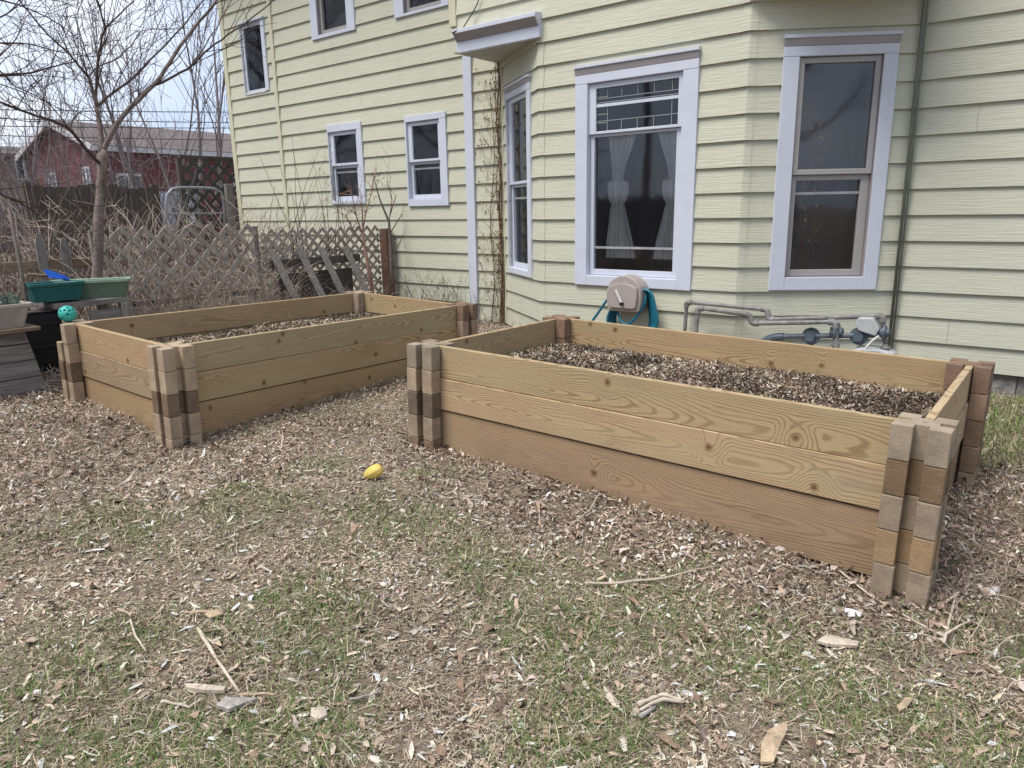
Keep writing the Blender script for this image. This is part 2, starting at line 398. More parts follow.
def subtract(iv, cuts):
    for a, b in cuts:
        out = []
        for p, q in iv:
            if b <= p or a >= q: out.append((p, q)); continue
            if a > p: out.append((p, a))
            if b < q: out.append((b, q))
        iv = out
    return iv
T0, T1 = .0235, .003
def siding(fr, c0, c1, opens, name='siding_wall', seams=True, u0=0, u1=None):
    mb = MB(); u1 = fr.L if u1 is None else u1
    for c in range(c0, c1):
        za, zb = Z0+CS*c, Z0+CS*(c+1)
        lev = sorted({za, zb, *[z for o in opens for z in o[2:4] if za < z < zb]})
        cuts = []
        if seams and u1-u0 > 2.2:
            for _ in range(1 if random.random() < .5 else 2):
                q = random.uniform(u0+.3, u1-.3); cuts.append((q, q+.0022))
        jit = random.uniform(-.0015, .0015)
        for k in range(len(lev)-1):
            a, b = lev[k], lev[k+1]
            iv = subtract([(u0, u1)], [(o[0], o[1]) for o in opens if o[2] <= a+1e-6 and o[3] >= b-1e-6] + cuts)
            wa = T0+(T1-T0)*(a-za)/CS + jit; wb = T0+(T1-T0)*(b-za)/CS + jit
            for p, q in iv:
                n = max(1, int((q-p)/.8)); us = [p+(q-p)*i/n for i in range(n+1)]
                for i in range(n):
                    mb.quad(fr(us[i], a, wa), fr(us[i+1], a, wa), fr(us[i+1], b, wb), fr(us[i], b, wb))
                if k == 0: mb.quad(fr(p, a, .001), fr(q, a, .001), fr(q, a, wa), fr(p, a, wa))
    zl, zh = Z0+CS*c0, Z0+CS*c1                     # sheathing behind the laps
    lev = sorted({zl, zh, *[z for o in opens for z in o[2:4] if zl < z < zh]})
    for k in range(len(lev)-1):
        a, b = lev[k], lev[k+1]
        for p, q in subtract([(u0, u1)], [(o[0], o[1]) for o in opens if o[2] <= a+1e-6 and o[3] >= b-1e-6]):
            mb.quad(fr(p, a, 0), fr(q, a, 0), fr(q, b, 0), fr(p, b, 0))
    return mb.build(name, M['siding'], house, fix=False)

XL, XC0, XB0, XB1, XC1, XR = -10.745, -5.335, -4.308, -2.300, -1.240, 4.0
XO0, XO1 = -5.40, -1.16                         # overhanging upper storey
fW1 = Frame((XL, YW), (XC0, YW)); fBL = Frame((XC0, YW), (XB0, YB)); fBC = Frame((XB0, YB), (XB1, YB)); fBR = Frame((XB1, YB), (XC1, YW)); fW2 = Frame((XC1, YW), (XR, YW))
fU = Frame((XO0, YB), (XO1, YB)); fUL = Frame((XO0, YW), (XO0, YB)); fUR = Frame((XO1, YB), (XO1, YW)); fE = Frame((XL, YW+8), (XL, YW))

def window(fr, outer, up, lo, kind='double', head='cap', trim='white', sash='white', curtain=None, open_top=None):
    o = fr.rect(outer, .03) if len(outer) == 4 and hasattr(outer[0], '__len__') else outer
    U = fr.rect(up, -.01) if up and hasattr(up[0], '__len__') else up
    L = fr.rect(lo, -.022) if lo and hasattr(lo[0], '__len__') else lo
    g = [r for r in (U, L) if r]
    s0, s1 = min(r[0] for r in g)-.045, max(r[1] for r in g)+.045
    sb, st = min(r[2] for r in g)-.055, max(r[3] for r in g)+.045
    hb = min(.20, o[3]-st)*.55 if head == 'cap' else 0          # height of the projecting head
    cas = MB()
    fr.box(cas, o[0], s0-.003, o[2], st+.003, -.02, .036); fr.box(cas, s1+.003, o[1], o[2], st+.003, -.02, .036)
    fr.box(cas, o[0], o[1], st+.003, o[3]-hb, -.02, .038); fr.box(cas, s0-.003, s1+.003, o[2], sb-.003, -.02, .034)
    wnd = cas.build('window', M[trim], house, .004)
    if head == 'cap':
        pr = [(.0, o[3]), (.058, o[3]-.012), (.058, o[3]-.034), (.0385, o[3]-hb+.001), (.0, o[3]-hb+.001)]
        h1 = MB(); h1.prism([(w_, z) for w_, z in pr[:3]] + [(.050, o[3]-.038), (.0, o[3]-.038)], o[0]-.003, o[1]+.003, lambda a, b, h: fr(h, b, a)); h1.build('drip_cap', M[trim], wnd)
        h2 = MB(); h2.prism([(.0, o[3]-.040), (.049, o[3]-.040), (.0385, o[3]-hb+.002), (.0, o[3]-hb+.002)], o[0], o[1], lambda a, b, h: fr(h, b, a)); h2.build('head_shade', M['shade'], wnd)  # cove under the drip cap, its shadow put into the taupe colour
        for ue in (o[0]-.006, o[1]+.006): pass
    # jamb box
    j = MB()
    fr.box(j, s0-.012, s0, sb, st, -.11, .025); fr.box(j, s1, s1+.012, sb, st, -.11, .025); fr.box(j, s0, s1, st, st+.012, -.11, .025); fr.box(j, s0, s1, sb-.012, sb, -.11, .028)
    j.build('jamb', M['shade' if sash != 'white' else 'white'], wnd)
    def ring(r, w0, w1, ext, nm):
        mb = MB(); a0, a1, b0_, b1_ = ext
        fr.box(mb, a0, r[0], b0_, b1_, w0, w1); fr.box(mb, r[1], a1, b0_, b1_, w0, w1)
        fr.box(mb, r[0], r[1], r[3], b1_, w0, w1); fr.box(mb, r[0], r[1], b0_, r[2], w0, w1)
        return mb.build(nm, M[sash if sash != 'white' else 'white'], wnd, .003)
    e = .003
    if U and L:
        mid = (U[2]+L[3])/2
        ring(U, -.032, .010, (s0+e, s1-e, mid+.001, st-e), 'upper_sash'); ring(L, -.060, -.016, (s0+e, s1-e, sb+e, mid-.001), 'lower_sash')
    else:
        r = U or L; ring(r, -.050, .005, (s0+e, s1-e, sb+e, st-e), 'sash')
    for r, wd, nm in ((U, -.014, 'glass_pane'), (L, -.048, 'glass_pane')):
        if not r: continue
        mb = MB(); fr.box(mb, r[0]-.01, r[1]+.01, r[2]-.01, r[3]+.01, wd-.002, wd+.002); mb.build(nm, M['glass2' if curtain == 'lace' and r is U else 'glass'], wnd)
    if L and kind != 'noscreen':
        mb = MB(); mb.quad(*[fr(a, b, -.024) for a, b in ((L[0]-.004, L[2]-.004), (L[1]+.004, L[2]-.004), (L[1]+.004, L[3]+.004), (L[0]-.004, L[3]+.004))]); mb.build('insect_screen', M['screen'], wnd)
        mb = MB(); zr = L[2]+(L[3]-L[2])*(.17 if curtain == 'lace' else .86); fr.box(mb, L[0], L[1], zr-.010, zr+.010, -.040, -.029); mb.build('screen_rail', M['palegrey'], wnd)
    # the room behind
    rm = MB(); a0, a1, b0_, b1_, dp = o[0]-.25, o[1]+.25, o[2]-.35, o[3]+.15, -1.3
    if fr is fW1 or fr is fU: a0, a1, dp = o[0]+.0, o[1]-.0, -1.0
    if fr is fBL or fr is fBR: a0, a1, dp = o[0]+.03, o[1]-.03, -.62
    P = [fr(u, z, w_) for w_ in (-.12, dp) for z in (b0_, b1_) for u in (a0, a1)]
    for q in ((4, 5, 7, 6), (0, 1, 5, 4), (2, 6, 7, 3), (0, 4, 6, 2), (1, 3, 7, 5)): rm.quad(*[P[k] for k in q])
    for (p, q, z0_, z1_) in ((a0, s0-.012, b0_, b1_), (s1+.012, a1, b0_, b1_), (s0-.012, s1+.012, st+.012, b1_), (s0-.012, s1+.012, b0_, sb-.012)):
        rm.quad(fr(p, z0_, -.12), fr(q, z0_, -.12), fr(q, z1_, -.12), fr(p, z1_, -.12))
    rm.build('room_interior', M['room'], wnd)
    if curtain:
        W_, H_ = s1-s0, st-sb
        def drape(cx, prof, nm='curtain'):
            mb = MB(); nu = 34; rows = []
            for hz, hw, cxx in prof:
                row = []
                for i in range(nu+1):
                    f = i/nu*2-1
                    row.append(fr(cx+cxx+f*hw, hz, -.086+.016*math.sin(f*15+hz*3)+.006*math.sin(f*37)))
                rows.append(row)
            for i in range(len(rows)-1):
                for k in range(nu): mb.quad(rows[i][k], rows[i][k+1], rows[i+1][k+1], rows[i+1][k])
            mb.build(nm, M['curtain'], wnd, smooth=True)
        if curtain == 'lace':
            for cx, m_ in ((L[0]+W_*.24, 1), (L[1]-W_*.045, -1)):
                z1, z0_ = L[3]+.05, L[2]+.02; h = z1-z0_
                drape(cx, [(z1-h*a, hw, m_*dx) for a, hw, dx in ((0, .16, .03), (.12, .12, .02), (.25, .075, .0), (.35, .055, -.01), (.37, .105, 0), (.43, .11, 0), (.5, .09, 0), (.53, .062, 0), (.56, .075, 0), (.68, .10, .01), (.8, .13, .02), (.93, .15, .03))])
            mb = MB(); fr.box(mb, L[0]-.03, L[1]+.03, L[2]-.03, L[2]+.16, -.5, -.4); mb.build('sill_shelf', M['dark_wood'], wnd)
            mb = MB()                                 # leaded upper light
            def bar(ua, ub, za, zb): fr.box(mb, ua, ub, za, zb, -.0118, -.0095)
            zz = [U[3]-(U[3]-U[2])*k for k in (.24, .33, .76)]; uu = [U[0]+W_*k*.86 for k in (.14, .32, .52, .72, .93)]
            for z in zz: bar(U[0], U[1], z-.0028, z+.0028)
            for z_a, z_b in ((zz[0], U[3]), (U[2], zz[2])):
                for q in uu: bar(q-.0028, q+.0028, z_a, z_b)
            for q in (uu[0], uu[-1]): bar(q-.003, q+.003, zz[2], zz[1])
            for k in range(1, 5): bar(U[0], uu[0], U[2]+(U[3]-U[2])*k/5-.003, U[2]+(U[3]-U[2])*k/5+.003)
            mb.build('leading', M['lead'], wnd)
            mb = MB(); zb_ = U[3]-(U[3]-U[2])*.40; fr.box(mb, U[0], U[1], zb_-.013, zb_+.013, -.0075, .003); mb.build('storm_bar', M['white'], wnd)
        else:
            drape((s0+s1)/2, [(sb+H_*.42, W_*.42, 0), (sb+H_*.3, W_*.40, 0), (sb+.1, W_*.36, 0)])
    return (o[0]+.03, o[1]-.03, o[2]+.02, o[3]-.02)

oC = window(fBC, [(577, 66), (702, 44), (573.5, 284), (688.5, 291)], [(597, 88), (679.5, 79), (597, 131), (679, 125)], [(596, 138), (678.5, 130), (592.5, 268), (671, 273)], curtain='lace')
oR = window(fBR, [(787, 34), (904, 29), (766.5, 293), (873.5, 287)], [(804, 64.5), (875, 61), (797, 171), (866, 167)], [(798.7, 181.6), (860, 178.7), (787, 270), (853, 269)], sash='beige_frame')
oL = window(fBL, [(506, 85), (531, 73), (508.2, 271.5), (530.5, 278.5)], [(513, 103), (529, 97), (514.5, 183), (529, 179)], [(514.7, 189), (529, 185), (513.6, 261), (528, 265)])
o4 = window(fW1, [(327.5, 125), (360.7, 121), (331.5, 205), (365.5, 203)], [(335, 137), (357.5, 132.5), (336, 164), (357.5, 162)], [(336.5, 169), (358, 167), (337, 197), (358.5, 195.5)], head='none')
o5 = window(fW1, [(404.5, 115.5), (445.5, 112), (408, 206.5), (448.5, 205.5)], [(413, 126), (438.7, 123.7), (413.7, 160), (439.5, 158)], [(414, 165), (440, 163), (414.7, 195), (441, 193.7)], head='none', curtain='plain')
o1 = window(fW1, [(238.5, 24), (263, 14), (245, 96), (268.7, 88.7)], [(244, 31), (260.5, 22.5), (249.5, 92), (266, 87)], None, head='cap')
q = fW1.rect([(310.2, 0), (355.7, 0), (314.5, 40.5), (356.5, 30.5)]); g = fW1.rect([(321.5, 0), (347.5, 0), (326, 31), (348.5, 24.5)], -.045)
o2 = window(fW1, [q[0], q[1], q[2], q[2]+1.05], [g[0], g[1], g[2]+.46, g[2]+.88], [g[0], g[1], g[2], g[2]+.42], head='none', sash='beige_frame', kind='noscreen')
q = fW1.rect([(394, 0), (450, 0), (398, 19.5), (451, 4.5)]); g = fW1.rect([(409, 0), (442, 0), (412, 8), (443, 1)], -.045)
o3 = window(fW1, [q[0], q[1], q[2], q[2]+1.05], [g[0], g[1], g[2]+.46, g[2]+.85], [g[0], g[1], g[2], g[2]+.42], head='none', sash='beige_frame', kind='noscreen')

siding(fW1, 0, NC, [o1, o2, o3, o4, o5]); siding(fBL, 0, 15, [oL]); siding(fBC, 0, 15, [oC]); siding(fBR, 0, 15, [oR]); siding(fW2, 0, NC, [])
siding(fU, 15, NC, []); siding(fUL, 15, NC, [], seams=False); siding(fUR, 15, NC, [], seams=False); siding(fE, 0, NC, [])
# wrapped corners of the bay, lap by lap
def corner_wrap(fa, fb, c0, c1, half=.055):
    mb = MB()
    for c in range(c0, c1):
        rows = []
        for z, t in ((Z0+CS*c, T0+.004), (Z0+CS*(c+1), T1+.004)):
            A = fa(fa.L-half, z, t); A2 = fa(fa.L-.018, z, t+.001); B2 = fb(.018, z, t+.001); B = fb(half, z, t); mid = (fa(fa.L, z, t+.002)+fb(0, z, t+.002))/2
            rows.append([fa(fa.L-half, z, .001), A, A2, mid, B2, B, fb(half, z, .001)])
        for i in range(6): mb.quad(rows[0][i], rows[0][i+1], rows[1][i+1], rows[1][i])
        for i in range(1, 5): mb.quad(rows[0][0], rows[0][i], rows[0][i+1])
    return mb.build('corner_wrap', M['siding'], house, fix=False)
corner_wrap(fBL, fBC, 0, 15); corner_wrap(fBC, fBR, 0, 15)
# corner strips
def strip(fr, u0, u1, z0, z1, mat, w1=.030, w0=-.004, nm='corner_board', b=.003):
    mb = MB(); fr.box(mb, u0, u1, z0, z1, w0, w1); return mb.build(nm, M[mat], house, b)
ztop = Z0+CS*NC
strip(fU, -.02, .07, 3.27, ztop, 'cream'); strip(fUL, fUL.L-.07, fUL.L, 3.27, ztop, 'cream', .024)
strip(fW1, 0, .075, Z0, ztop, 'cream'); strip(fE, fE.L-.075, fE.L+.028, Z0, ztop, 'cream', .027)
strip(fW1, 1.225, 1.295, Z0, ztop, 'cream', .034, nm='batten')
strip(fW1, fW1.L-.545, fW1.L-.42, .05, 3.26, 'white', .045)
strip(fBL, 0, .05, Z0, 3.05, 'cream', .024, nm='corner_strip'); strip(fU, fU.L-.07, fU.L+.02, 3.27, ztop, 'cream')
# cornices and soffits under the overhanging storey
cq = at(452, 30, Y=YB-.12); cr_x = at(541, 30, Y=YB-.03).x; zt_, zs = cq.z, at(458, 53, Y=YB-.06).z
for (x0, x1, inner, wall) in ((cq.x, cr_x, (XC0, YW), 0), (XB1-.012, XO1+.05, (XC1, YW), 1)):
    prof = [(0.022, zt_+.012), (.120, zt_), (.120, zt_-.035), (.060, zs+.10), (.060, zs), (.0, zs), (.0, zs+.1)]
    mb = MB(); mb.prism([(a, b) for a, b in prof], x0, x1, lambda a, b, h: Vector((h, YB-a, b))); cn = mb.build('cornice', M['white'], house, .003)
    mb = MB(); mb.prism([(.122, zt_-.038), (.062, zs+.098), (.0605, zs+.096), (.1205, zt_-.036)], x0+.012, x1-.012, lambda a, b, h: Vector((h, YB-a-.001, b))); mb.build('cove', M['shade'], cn)  # taupe sheet over the cove paints in its shadow
    mb = MB()
    cx = XB0 if wall == 0 else XB1; ex = XO0 if wall == 0 else XO1; ix = inner[0]
    N = 6
    for i in range(N):
        f0, f1 = i/N, (i+1)/N-.015
        ya, yb = YB+(YW-YB)*f0, YB+(YW-YB)*f1
        xa, xb = cx+(ix-cx)*f0, cx+(ix-cx)*f1
        mb.quad((ex, ya, zs+.02), (xa, ya, zs+.02), (xb, yb, zs+.02), (ex, yb, zs+.02))
    mb.quad((ex, YB, zs+.026), (cx, YB, zs+.026), (ix, YW, zs+.026), (ex, YW, zs+.026))
    mb.build('soffit', M['soffit'], house)
# roof, foundation, floor plates
mb = MB(); x0, x1, yf, yb = XL-.4, XR+.3, YW-.95, YW+8.3
mb.prism([(yf, ztop-.02), (yf, ztop+.12), ((yf+yb)/2, ztop+2.6), (yb, ztop+.12), (yb, ztop-.02)], x0, x1, lambda a, b, h: Vector((h, a, b))); mb.build('roof', M['roof'], house)
mb = MB()
for f_, a, b in ((fW1, 0, fW1.L), (fBL, 0, fBL.L), (fBC, 0, fBC.L), (fBR, 0, fBR.L), (fW2, 0, fW2.L), (fE, 0, fE.L)):
    n = max(2, int((b-a)/.18))
    for i in range(n):
        u0, u1 = a+(b-a)*i/n, a+(b-a)*(i+1)/n; t = -.012+random.uniform(-.012, .008)
        f_.box(mb, u0, u1-.004, -.45, Z0+.012, -.08, t)
mb.build('foundation', M['stone'], house, .012)
# conduit running up the right-hand seam
p0, p1 = Vector((XC1+.005, YW-.055, .06)), Vector((XC1-.002, YW-.055, 5.5))
mb = MB(); mb.tube([p0, p1], .0125, 8); cd = mb.build('conduit', M['conduit'], house, smooth=True)
mb = MB(); mb.tube([p0+Vector((.024, 0, .0)), p1+Vector((.024, .0, 0))], .008, 6); mb.build('cable', M['conduit'], cd, smooth=True)
# ------------------------------------------------------------------ hose reel and hose
rl = thing('hose_reel', (-3.26, YB, .70), 'taupe plastic hose reel box mounted under the curtained bay window', 'hose reel')
fR = Frame((-3.26, YB), (-2.26, YB))
def arch(w_, zb, zt, r, n=14):
    pts = [(-w_*.92, zb+.02), (-w_*.8, zb), (w_*.8, zb), (w_*.92, zb+.02), (w_, zb+.10)]
    for i in range(n+1):
        a = math.pi*i/n; pts.append((w_*math.cos(a)*(1 if abs(math.cos(a)) > .9 else 1), zt-r+r*math.sin(a)))
    return pts+[(-w_, zb+.10)]
mb = MB(); mb.prism(arch(.176, .555, .878, .165), .03, .20, lambda a, b, h: fR(a, b, h)); mb.build('housing', M['reel'], rl, .012)
mb = MB(); mb.prism(arch(.150, .585, .812, .08), .195, .225, lambda a, b, h: fR(a, b, h)); mb.build('cover', M['reel'], rl, .010)
mb = MB(); mb.tube([fR(-.145+.29*i/12, .770+.05*math.sin(math.pi*i/12), .212) for i in range(13)], .006, 5); mb.build('rib', M['shade'], rl)
mb = MB(); mb.tube([fR(-.055, .752, .240), fR(.005, .640, .240)], [.014, .012], 8); mb.build('crank_handle', M['handle'], rl, .002)
mb = MB(); mb.tube([fR(.010, .632, .225), fR(.010, .632, .262)], .014, 8); mb.build('crank_knob', M['black'], rl)
hs = MB()
def loop(pts, r=.0125):
    P = []; n = len(pts)
    for i in range(n-1):
        p0, p1, p2, p3 = [Vector(pts[max(0, min(n-1, i+k))]) for k in (-1, 0, 1, 2)]
        for t in (0, .25, .5, .75):
            P.append(.5*((2*p1)+(-p0+p2)*t+(2*p0-5*p1+4*p2-p3)*t*t+(-p0+3*p1-3*p2+p3)*t**3))
    P.append(Vector(pts[-1])); hs.tube(P, r, 7)
for k in range(6):
    o_ = random.uniform(-.02, .02); dz = random.uniform(-.05, .04); w_ = .05+.018*k; sgn = (.155+.022*k)
    loop([fR(-.14+o_*.3, .60, w_), fR(-.165-.006*k, .46, w_), fR(-.12, .30+dz, w_), fR(0+o_, .23+dz-.02*k, w_), fR(.12, .28+dz, w_), fR(sgn+.04, .44, w_), fR(sgn+.02, .62, w_), fR(sgn-.03, .74, w_), fR(.12, .76, w_)])
loop([fR(-.10, .60, .1), fR(-.07, .52, .16), fR(.0, .445, .18), fR(.07, .46, .18), fR(.15, .55, .17), fR(.19, .66, .14), fR(.17, .76, .1)])
loop([fR(-.13, .68, .1), fR(-.19, .66, .13), fR(-.29, .52, .15), fR(-.40, .37, .16), fR(-.52, .20, .2), fR(-.56, .07, .24), fR(-.3, .05, .25)])
tag(hs.build('garden_hose', M['hose'], None, smooth=True, loc=(-3.26, YB, .1)), 'teal garden hose hanging in loops under the taupe hose reel box', 'hose')

# ------------------------------------------------------------------ gas meter
gm = thing('gas_meter', (-1.6, YB+.1, .1), 'rusty grey gas meters with pipes running along the foot of the yellow wall', 'gas meter')
YP = YB-.10
def pp(x, y, Y=YP): return at(670+x/4.452, 280+y/4.452, Y=Y)
def pipe(pts, r, mat, name='pipe', Y=YP, elbows=True):
    P = [pp(x, y, Y) for x, y in pts]; mb = MB()
    for i in range(len(P)-1): mb.tube([P[i], P[i+1]], r, 9)
    ob = mb.build(name, M[mat], gm, smooth=False)
    if elbows:
        for i in range(1, len(P)-1):
            d0 = (P[i-1]-P[i]).normalized(); d1 = (P[i+1]-P[i]).normalized(); mb = MB()
            mb.tube([P[i]+d0*r*2.6, P[i]+d0*r*.6, P[i]+d1*r*.6, P[i]+d1*r*2.6], r*1.42, 9)
            mb.build('elbow', M[mat], ob, smooth=False)
    return ob
low = lambda x, y, zb, Y=YP: (x, y)
pipe([(58, 330), (75, 98), (430, 132), (442, 176), (945, 160), (968, 345), (970, 420)], .017, 'galv')
pipe([(108, 330), (125, 124), (350, 155), (368, 193), (735, 187), (745, 345), (748, 420)], .018, 'galv', Y=YP-.07)
pipe([(395, 330), (425, 266), (475, 252), (960, 245)], .021, 'meterblue', Y=YP-.03)
def reg(x, y, r, ax, mat, nm='regulator', Y=YP-.03):
    c = pp(x, y, Y); mb = MB()
    f3 = (lambda a, b, h: c+Vector((a, h, b))) if ax == 'y' else (lambda a, b, h: c+Vector((a, b, h))) if ax == 'z' else (lambda a, b, h: c+Vector((h, a, b)))
    mb.lathe([(0, -r*.6), (r*.55, -r*.6), (r*.6, -r*.2), (r, -r*.15), (r, r*.15), (r*.6, r*.22), (r*.5, r*.6), (r*.2, r*.7), (0, r*.7)], 14, f3)
    return mb.build(nm, M[mat], gm, smooth=False)
reg(628, 250, .068, 'y', 'meterblue'); reg(632, 300, .03, 'z', 'galv', 'union'); reg(742, 232, .070, 'x', 'meterblue'); reg(735, 290, .035, 'z', 'galv', 'union')
reg(842, 250, .066, 'y', 'meterblue'); reg(850, 300, .03, 'z', 'galv', 'union'); reg(955, 235, .055, 'x', 'meterblue'); reg(958, 300, .035, 'z', 'galv', 'union')
for x, y in ((690, 330), (905, 328)):
    c = pp(x, y, YP-.03); mb = MB(); prof = []
    for i in range(9): a = math.pi*i/8; prof.append((.15*math.cos(a), .05*math.sin(a)))
    mb.prism([(a, b) for a, b in prof]+[(-.15, -.28), (.15, -.28)], -.09, .09, lambda a, b, h: c+Vector((a, h, b)))
    bd = mb.build('meter_body', M['palegrey'], gm, .012)
    mb = MB(); mb.prism([(-.07, -.05), (.07, -.05), (.07, -.14), (-.07, -.14)], -.105, -.088, lambda a, b, h: c+Vector((a, h, b))); mb.build('dial', M['darkglass'], bd, .004)
c = pp(880, 212, YP-.02); mb = MB(); mb.prism([(-.075, .03), (-.06, .075), (.04, .08), (.09, .0), (.07, -.05), (-.05, -.02)], -.06, .06, lambda a, b, h: c+Vector((a, h, b))); mb.build('relief_box', M['palegrey'], gm, .008)
mb = MB(); P = pp(875, 300, YP-.11); Q = pp(930, 250, YP-.11); mb.tube([P, (P+Q)/2+Vector((0, 0, .01)), Q], .011, 6); mb.build('pipe', M['handle'], gm)

# ================================================================== RAISED BEDS
HB, BH, SL, SD = .0985, .14, .0240, .048
def block_mesh(name, broken=False):
    bm = bmesh.new(); h, s_, i = HB, SL, HB-SD
    q = [(s_, -h), (h, -h), (h, -s_), (i, -s_), (i, s_), (h, s_), (h, h), (s_, h), (s_, i), (-s_, i), (-s_, h), (-h, h), (-h, s_), (-i, s_), (-i, -s_), (-h, -s_), (-h, -h), (-s_, -h), (-s_, -i), (s_, -i)]
    if broken: q = q[:15]+[(-i, -.035), (-.030, -i+.008), (-s_, -i)]+q[19:]
    vo = [bm.verts.new((x, y, 0)) for x, y in q]; vi = [bm.verts.new((.011*math.cos(a*math.pi/4), .011*math.sin(a*math.pi/4), 0)) for a in range(8)]
    for L in (vo, vi):
        for k in range(len(L)): bm.edges.new((L[k], L[(k+1) % len(L)]))
    r = bmesh.ops.triangle_fill(bm, use_beauty=True, edges=bm.edges[:])
    fs = [f for f in r['geom'] if isinstance(f, bmesh.types.BMFace)]
    ex = bmesh.ops.extrude_face_region(bm, geom=fs)
    bmesh.ops.translate(bm, verts=[v for v in ex['geom'] if isinstance(v, bmesh.types.BMVert)], vec=(0, 0, -BH+.0022))
    bmesh.ops.recalc_face_normals(bm, faces=bm.faces)
    me = bpy.data.meshes.new(name); bm.to_mesh(me); bm.free(); me.materials.append(M['block']); return me
BLK, BLKB = block_mesh('block'), block_mesh('broken_block', True)
TAN, TANL, BRN, OCH, GRY, RED, DRK = (.375, .29, .205), (.42, .325, .225), (.185, .128, .085), (.345, .238, .138), (.315, .25, .185), (.215, .140, .098), (.150, .114, .084)
def put(me, name, par, loc, rot=(0, 0, 0), color=None, bevel=.004, label=None):
    o = bpy.data.objects.new(name, me); COL.objects.link(o); o.parent = par; o.location = loc; o.rotation_euler = rot
    if color: o.color = (*color, 1)
    m = o.modifiers.new('bevel', 'BEVEL'); m.width = bevel; m.segments = 2; m.limit_method = 'ANGLE'; m.angle_limit = .7
    if label: o['label'] = label
    return o
def board_mesh(L, hh):
    me = bpy.data.meshes.new('board'); n = 12; bm = bmesh.new(); th = .0165
    ring = []
    for k in range(n+1):
        x = -L/2+L*k/n
        ring.append([bm.verts.new((x, y, z)) for y, z in ((-th, -hh), (th, -hh), (th, hh), (-th, hh))])
    for k in range(n):
        for j in range(4): bm.faces.new((ring[k][j], ring[k+1][j], ring[k+1][(j+1) % 4], ring[k][(j+1) % 4]))
    bm.faces.new(ring[0]); bm.faces.new(ring[-1][::-1]); bmesh.ops.recalc_face_normals(bm, faces=bm.faces)
    bm.to_mesh(me); bm.free(); me.materials.append(M['board']); return me
def euler_abc(a, b, c): return (Matrix.Rotation(a, 3, 'Z') @ Matrix.Rotation(b, 3, 'X') @ Matrix.Rotation(c, 3, 'Y'))
BEDS = []
def raised_bed(P0, ang, L, W, posts, tints, label):
    E = euler_abc(*[math.radians(q) for q in ang])
    root = thing('raised_bed', P0, label, 'raised bed', 'raised garden beds beside the house'); root.rotation_euler = E.to_euler()
    for (u, v), cols in posts.items():
        p = bpy.data.objects.new('corner_post', None); COL.objects.link(p); p.parent = root; p.location = (u*L, v*W, 0); p.empty_display_size = .1
        for k in range(6):
            c = cols[min(k, len(cols)-1)]
            j = random.uniform(-.0025, .0025); kf = random.uniform(.93, 1.07)
            put(BLKB if (c == 'X') else BLK, 'block', p, (j, random.uniform(-.0025, .0025), -BH*k), (0, 0, random.uniform(-.012, .012)), TAN if c == 'X' else tuple(q*kf for q in c), label='broken block' if c == 'X' else None)
    i = HB-SD; bl, bw = L-2*i-.004, W-2*i-.004
    mL, mW, wL, wW = board_mesh(bl, .0925), board_mesh(bw, .0925), board_mesh(bl, .139), board_mesh(bw, .139)
    k = 0
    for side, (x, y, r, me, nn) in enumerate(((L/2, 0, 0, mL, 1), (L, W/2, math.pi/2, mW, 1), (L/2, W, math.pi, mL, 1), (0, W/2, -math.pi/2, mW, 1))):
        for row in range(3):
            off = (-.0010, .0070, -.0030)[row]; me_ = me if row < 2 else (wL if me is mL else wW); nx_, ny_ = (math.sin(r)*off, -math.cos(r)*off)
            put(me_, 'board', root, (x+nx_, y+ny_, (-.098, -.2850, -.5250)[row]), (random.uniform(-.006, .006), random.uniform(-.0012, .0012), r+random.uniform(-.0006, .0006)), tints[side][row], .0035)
    BEDS.append((Vector(P0), E, L, W)); return root
PB = (-2.960, 2.944, -.743+CZ); PA = (-5.691, 2.075, -.727+CZ)
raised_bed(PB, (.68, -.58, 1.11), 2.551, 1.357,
    {(0, 0): [(.27, .22, .168), TAN, DRK, (.31, .24, .175), BRN], (1, 0): [(.325, .265, .20), (.175, .120, .072), (.30, .235, .175), OCH, GRY], (1, 1): [(.185, .122, .088), (.235, .165, .115), (.205, .14, .095), (.225, .155, .105), GRY], (0, 1): [RED, RED, BRN, RED, RED]},
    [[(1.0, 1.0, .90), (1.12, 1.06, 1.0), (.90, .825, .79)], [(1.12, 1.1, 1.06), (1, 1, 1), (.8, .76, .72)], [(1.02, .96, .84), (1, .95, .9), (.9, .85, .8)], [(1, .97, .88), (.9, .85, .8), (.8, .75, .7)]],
    'larger raised bed of pine boards with an ochre block in its front corner post')
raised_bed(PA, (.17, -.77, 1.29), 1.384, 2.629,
    {(0, 0): ['X', TAN, BRN, TANL, GRY], (1, 0): [TAN, TANL, BRN, TAN, TAN], (1, 1): [RED, (.30, .22, .16), BRN, TAN, TAN], (0, 1): [TAN, GRY, TAN, TAN, TAN]},
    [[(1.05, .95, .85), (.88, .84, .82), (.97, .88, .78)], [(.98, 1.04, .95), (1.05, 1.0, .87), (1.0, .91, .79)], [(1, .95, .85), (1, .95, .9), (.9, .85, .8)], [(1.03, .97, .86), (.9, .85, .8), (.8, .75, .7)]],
    'smaller raised bed of greenish pine boards near the lattice fence, one corner block broken')

